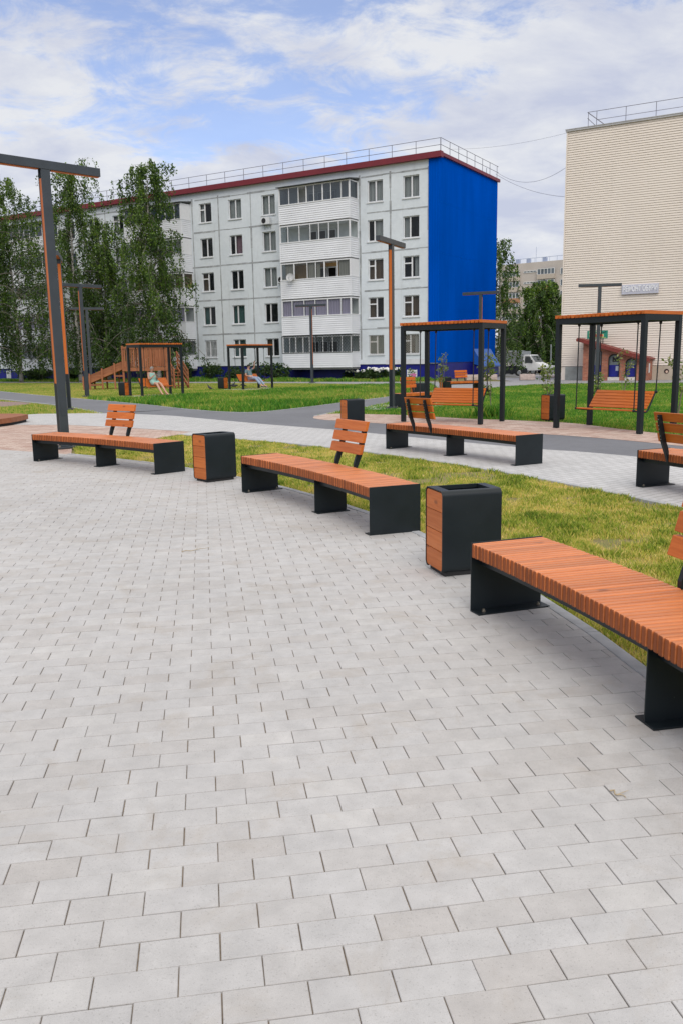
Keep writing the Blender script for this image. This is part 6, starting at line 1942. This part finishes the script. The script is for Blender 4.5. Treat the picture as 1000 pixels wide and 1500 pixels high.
# ================================================================== pigeons
def pigeon(p, rz, label, peck):
    t = thing('pigeon', p, rz, label, 'bird', 'pigeons on the grass')
    g_ = flat('dark pigeon feather', (0.03, 0.032, 0.038), 0.6) if 'pig' not in M else M['pig']; M['pig'] = g_
    m = MB(); prof = [(0.004, -0.15), (0.03, -0.12), (0.055, -0.05), (0.065, 0.02), (0.055, 0.09), (0.032, 0.13), (0.03, 0.15)]
    m.lathe(prof, 12, M=Matrix.Translation((0, 0, 0.14)) @ Matrix.Rotation(RAD(62 if not peck else 100), 4, 'Y'))
    hz = 0.27 if not peck else 0.07; hx = 0.13 if not peck else 0.19
    m.tube([(0.09, 0, 0.19 if not peck else 0.13), (hx, 0, hz)], [0.04, 0.026], 8); m.ellipsoid((hx + 0.01, 0, hz + 0.01), (0.034, 0.028, 0.028), 10, 7)
    m.build('body', g_, t, smooth=True)
    m = MB(); m.tube([(hx + 0.035, 0, hz + 0.01), (hx + 0.065, 0, hz - 0.005)], [0.009, 0.002], 6); m.build('beak', M['rubber'], t)
    m = MB(); m.hexa([(-0.26, -0.035, 0.07), (-0.10, -0.03, 0.11), (-0.10, 0.03, 0.11), (-0.26, 0.035, 0.07), (-0.26, -0.035, 0.08), (-0.10, -0.03, 0.13), (-0.10, 0.03, 0.13), (-0.26, 0.035, 0.08)]); m.build('tail', g_, t)
    for s2 in (-1, 1):
        m = MB(); m.tube([(0.01, s2 * 0.025, 0.09), (0.015, s2 * 0.03, 0.01), (0.05, s2 * 0.03, 0.0)], 0.006, 5); m.build('leg', flat('pigeon leg', (0.3, 0.08, 0.06), 0.6), t)
pigeon(G(308, 571.5), RAD(150), 'dark pigeon alone on the grass left of the farthest pergola', False)
pigeon(G(341, 567), RAD(20), 'dark pigeon standing beside the bin of the farthest pergola', False)
pigeon(G(345.5, 568.2), RAD(200), 'dark pigeon pecking on the pad under the farthest pergola', True)
pigeon(G(356, 567.2), RAD(-10), 'dark pigeon in the shade under the farthest swing seat', True)

# ================================================================== people
def skin_obj(name, chains, mat, parent, sub=2):
    """chains: lists of (point, radius); a chain may start at an earlier named point: ('name', ...)"""
    bm = bmesh.new(); lay = bm.verts.layers.skin.verify(); named = {}
    roots = []
    for ch in chains:
        prev = None
        for it in ch:
            if isinstance(it, str): prev = named[it]; continue
            nm = it[2] if len(it) > 2 else None
            v = bm.verts.new(it[0]); r = it[1]
            v[lay].radius = (r, r) if not hasattr(r, '__len__') else r
            if prev is None: v[lay].use_root = True
            else: bm.edges.new((prev, v))
            if nm: named[nm] = v
            prev = v
    me = bpy.data.meshes.new(name); bm.to_mesh(me); bm.free(); me.materials.append(mat)
    o = bpy.data.objects.new(name, me); COL.objects.link(o); o.parent = parent
    sk = o.modifiers.new('skin', 'SKIN'); sk.use_smooth_shade = True
    ss = o.modifiers.new('sub', 'SUBSURF'); ss.levels = ss.render_levels = sub
    return o
M['skin'] = flat('skin', (0.52, 0.30, 0.22), 0.55, 0, 0.06, 20)
M['mint'] = flat('mint dress cloth', (0.30, 0.52, 0.46), 0.8, 0, 0.12, 14)
M['grey_hair'] = flat('grey hair', (0.36, 0.35, 0.33), 0.7, 0, 0.2, 40); M['dark_hair'] = flat('dark hair', (0.02, 0.015, 0.012), 0.6, 0, 0.2, 40)
M['jeans'] = flat('pale blue trousers', (0.27, 0.34, 0.46), 0.85, 0, 0.12, 14); M['shirt'] = flat('grey blue shirt', (0.14, 0.22, 0.25), 0.85, 0, 0.12, 14)
M['sandal'] = flat('tan sandal', (0.36, 0.15, 0.07), 0.7); M['sneaker'] = flat('dark blue trainer', (0.03, 0.06, 0.12), 0.7)
def hand(wr, d, up, s2):
    """palm and five bent fingers; wr = wrist, d = direction, up = back-of-hand side"""
    wr, d, up = Vector(wr), Vector(d).normalized(), Vector(up); side = d.cross(up).normalized(); up = side.cross(d).normalized()
    out = []; palm = wr + d * 0.055
    for k, (off, ln) in enumerate(((-0.030, 0.058), (-0.011, 0.070), (0.010, 0.074), (0.029, 0.066))):
        b = palm + side * off + d * 0.012
        out.append([(b, 0.0105), (b + d * ln * 0.45 + up * -0.004, 0.0095), (b + d * ln * 0.75 - up * 0.022, 0.0085), (b + d * ln * 0.80 - up * 0.044, 0.007)])
    b = wr + d * 0.022 + side * s2 * 0.022
    out.append([(b, 0.012), (b + side * s2 * 0.026 + d * 0.020 - up * 0.012, 0.0105), (b + side * s2 * 0.030 + d * 0.048 - up * 0.024, 0.008)])
    return palm, out
def person(p, rz, label, pel, chest, neck, head, knees, ankles, toes, elbows, wrists, hdirs, face, female):
    t = thing('person', p, rz, label, 'person')
    V = Vector
    pel, chest, neck, head, face = V(pel), V(chest), V(neck), V(head), V(face).normalized()
    ch = [[(pel, (0.135, 0.11), 'pel'), (pel.lerp(chest, 0.5), (0.125, 0.095)), (chest, (0.15, 0.105), 'chest'), (neck, 0.052, 'neck'), (head + V((0, 0, -0.045)) - face * 0.004, (0.066, 0.072)), (head + V((0, 0, 0.035)) - face * 0.012, (0.076, 0.088)), (head + V((0, 0, 0.095)) - face * 0.014, (0.052, 0.060))]]
    hands = []
    for i, s2 in enumerate((-1, 1)):
        sh = chest + V((s2 * 0.175, 0.0, 0.045))
        wr = V(wrists[i]); pa, fg = hand(wr, hdirs[i], (0, 0, 1) if abs(V(hdirs[i]).normalized().z) < 0.8 else (0, 1, 0), -s2)
        ch.append(['chest', (sh, 0.058), (V(elbows[i]), 0.043), (wr, 0.028), (pa, (0.040, 0.018))]); hands += fg
        hip = pel + V((s2 * 0.10, -0.02, -0.03))
        ch.append(['pel', (hip, 0.095), (V(knees[i]), 0.062), (V(knees[i]).lerp(V(ankles[i]), 0.35), 0.056), (V(ankles[i]), 0.038), (V(toes[i]), 0.034)])
    b = skin_obj('body', ch + hands, M['skin'], t)
    # face: nose, eyes, mouth, ears
    side = face.cross(V((0, 0, 1))).normalized()
    hc = head + V((0, 0, 0.01))
    m = MB(); m.ellipsoid(tuple(hc + face * 0.088 + V((0, 0, -0.012))), (0.013, 0.013, 0.022), 8, 6); m.build('nose', M['skin'], t, smooth=True)
    m = MB()
    for s2 in (-1, 1): m.ellipsoid(tuple(hc + face * 0.073 + side * s2 * 0.030 + V((0, 0, 0.012))), (0.011, 0.011, 0.008), 8, 6)
    m.build('eyes', M['black'], t)
    m = MB(); m.ellipsoid(tuple(hc + face * 0.070 + V((0, 0, -0.052))), (0.022, 0.022, 0.007), 8, 6); m.build('mouth', flat('lips', (0.36, 0.12, 0.10), 0.5), t)
    for s2 in (-1, 1):
        m = MB(); m.ellipsoid(tuple(hc + side * s2 * 0.077 - face * 0.005), (0.014, 0.020, 0.030), 8, 6); m.build('ear', M['skin'], t, smooth=True)
    m = MB(171)          # hair cap
    vs, fs = [], []; n, k_ = 16, 8
    for i in range(k_ + 1):
        a = PI * 0.62 * i / k_
        for k in range(n):
            q = 2 * PI * k / n
            dv = V((math.sin(a) * math.cos(q), math.sin(a) * math.sin(q), math.cos(a)))
            fr = max(0.0, dv.dot(face)); zlim = 0.05 * fr ** 2 * (i / k_)
            rr = 0.100 + 0.004 * math.sin(k * 3.1 + i)
            vs.append(tuple(hc - face * 0.014 + V((dv.x * rr * 0.92, dv.y * rr * 0.92, dv.z * 0.112 + 0.012 + zlim * 1.8))))
    for i in range(k_):
        for k in range(n): fs.append((i * n + k, i * n + (k + 1) % n, (i + 1) * n + (k + 1) % n, (i + 1) * n + k))
    m.add(vs, fs, 0.5); m.build('hair', M['grey_hair'] if female else M['dark_hair'], t, smooth=True)
    if female:
        c2 = [[(pel + V((0, -0.02, -0.02)), (0.175, 0.145), 'pel'), (pel.lerp(chest, 0.5), (0.155, 0.125)), (chest + V((0, 0, 0.0)), (0.175, 0.125), 'chest'), (chest.lerp(neck, 0.5), (0.09, 0.07))]]
        for i, s2 in enumerate((-1, 1)):
            c2.append(['chest', (chest + V((s2 * 0.165, 0, 0.04)), 0.072)])
            hip = pel + V((s2 * 0.10, -0.06, -0.01)); c2.append(['pel', (hip, 0.125), (hip.lerp(V(knees[i]), 0.62), 0.10)])
        skin_obj('dress', c2, M['mint'], t)
    else:
        c2 = [[(pel + V((0, 0.01, 0.06)), (0.16, 0.125), 'pel'), (pel.lerp(chest, 0.5), (0.148, 0.115)), (chest, (0.172, 0.122), 'chest'), (chest.lerp(neck, 0.6), (0.085, 0.07))]]
        for i, s2 in enumerate((-1, 1)):
            sh = chest + V((s2 * 0.175, 0.0, 0.045)); c2.append(['chest', (sh, 0.072), (sh.lerp(V(elbows[i]), 0.7), 0.060)])
        skin_obj('shirt', c2, M['shirt'], t)
        c3 = [[(pel + V((0, 0, 0.0)), (0.158, 0.125), 'pel')]]
        for i, s2 in enumerate((-1, 1)):
            hip = pel + V((s2 * 0.10, -0.02, -0.03)); c3.append(['pel', (hip, 0.112), (V(knees[i]), 0.080), (V(knees[i]).lerp(V(ankles[i]), 0.9), 0.066)])
        skin_obj('trousers', c3, M['jeans'], t)
    for i in range(2):
        a, b_ = V(ankles[i]), V(toes[i])
        skin_obj('shoe', [[(a + V((0, 0.03, -0.045)), 0.044), (a.lerp(b_, 0.5) + V((0, 0, -0.022)), (0.046, 0.034)), (b_ + (b_ - a) * 0.12 + V((0, 0, -0.012)), (0.042, 0.026))]], M['sandal'] if female else M['sneaker'], t)
    return t
person(pY, aY, 'woman with grey hair in a mint sleeveless dress sitting on a swing seat',
       (-0.12, 0.02, 0.60), (-0.14, 0.16, 0.98), (-0.14, 0.15, 1.10), (-0.13, 0.10, 1.225),
       [(-0.22, -0.42, 0.565), (-0.02, -0.44, 0.57)], [(-0.16, -0.72, 0.14), (0.06, -0.78, 0.14)], [(-0.15, -0.88, 0.05), (0.09, -0.94, 0.05)],
       [(-0.36, 0.02, 0.76), (0.08, 0.00, 0.76)], [(-0.20, -0.16, 0.93), (-0.06, -0.17, 0.93)], [(0.35, -0.5, 0.6), (-0.35, -0.5, 0.6)], (0.1, -1, -0.25), True)
hx = Vector((-0.13, -0.245, 1.005))
ph = thing('phone', pY + Vector((hx.x * math.cos(aY) - hx.y * math.sin(aY), hx.x * math.sin(aY) + hx.y * math.cos(aY), hx.z)), aY, 'small dark phone held in both hands by the woman in mint', 'phone')
m = MB(); m.box((0, 0, 0), (0.075, 0.01, 0.15), M=Matrix.Rotation(RAD(-25), 4, 'X')); m.build('case', M['rubber'], ph, bevel=0.003)
m = MB(); m.box((0, 0.0065, 0.0), (0.066, 0.002, 0.135), M=Matrix.Rotation(RAD(-25), 4, 'X')); m.build('screen', M['glass_dark'], ph)
person(pM, aM, 'dark haired person in pale blue trousers reclining on a swing seat with one arm raised',
       (0.02, -0.04, 0.60), (0.0, 0.20, 0.96), (0.0, 0.20, 1.09), (0.01, 0.16, 1.21),
       [(-0.10, -0.50, 0.60), (0.12, -0.50, 0.60)], [(-0.06, -0.92, 0.20), (0.16, -0.96, 0.18)], [(-0.04, -1.08, 0.14), (0.19, -1.12, 0.12)],
       [(-0.30, 0.06, 0.74), (0.26, -0.02, 1.16)], [(-0.20, -0.18, 0.68), (0.20, -0.10, 1.40)], [(0.2, -0.8, -0.1), (0.0, -0.1, 1)], (0.25, -1, -0.1), False)

# a dry twig and two scraps lying on the pavers
def twig(p, rz, L, label):
    t = tag(None, None) if False else None
    m = MB(int(L * 1000)); pts = [(L * (k / 6 - 0.5), 0.012 * math.sin(k * 1.7), 0.006 + 0.004 * math.sin(k * 2.3)) for k in range(7)]
    m.tube(pts, [0.0035 - 0.0004 * k for k in range(7)], 5)
    m.tube([pts[3], (pts[3][0] + L * 0.16, 0.05, 0.008)], [0.002, 0.001], 4)
    o = m.build('dry_twig', flat('dry straw twig', (0.42, 0.34, 0.22), 0.9)); o.location = p; o.rotation_euler = (0, 0, rz)
    tag(o, label, 'twig')
twig(G(287, 806), RAD(35), 0.26, 'pale dry twig lying in the middle of the paved plaza')
twig(G(905, 1166), RAD(-50), 0.07, 'tiny pale straw on the pavers near the nearest bench leg')
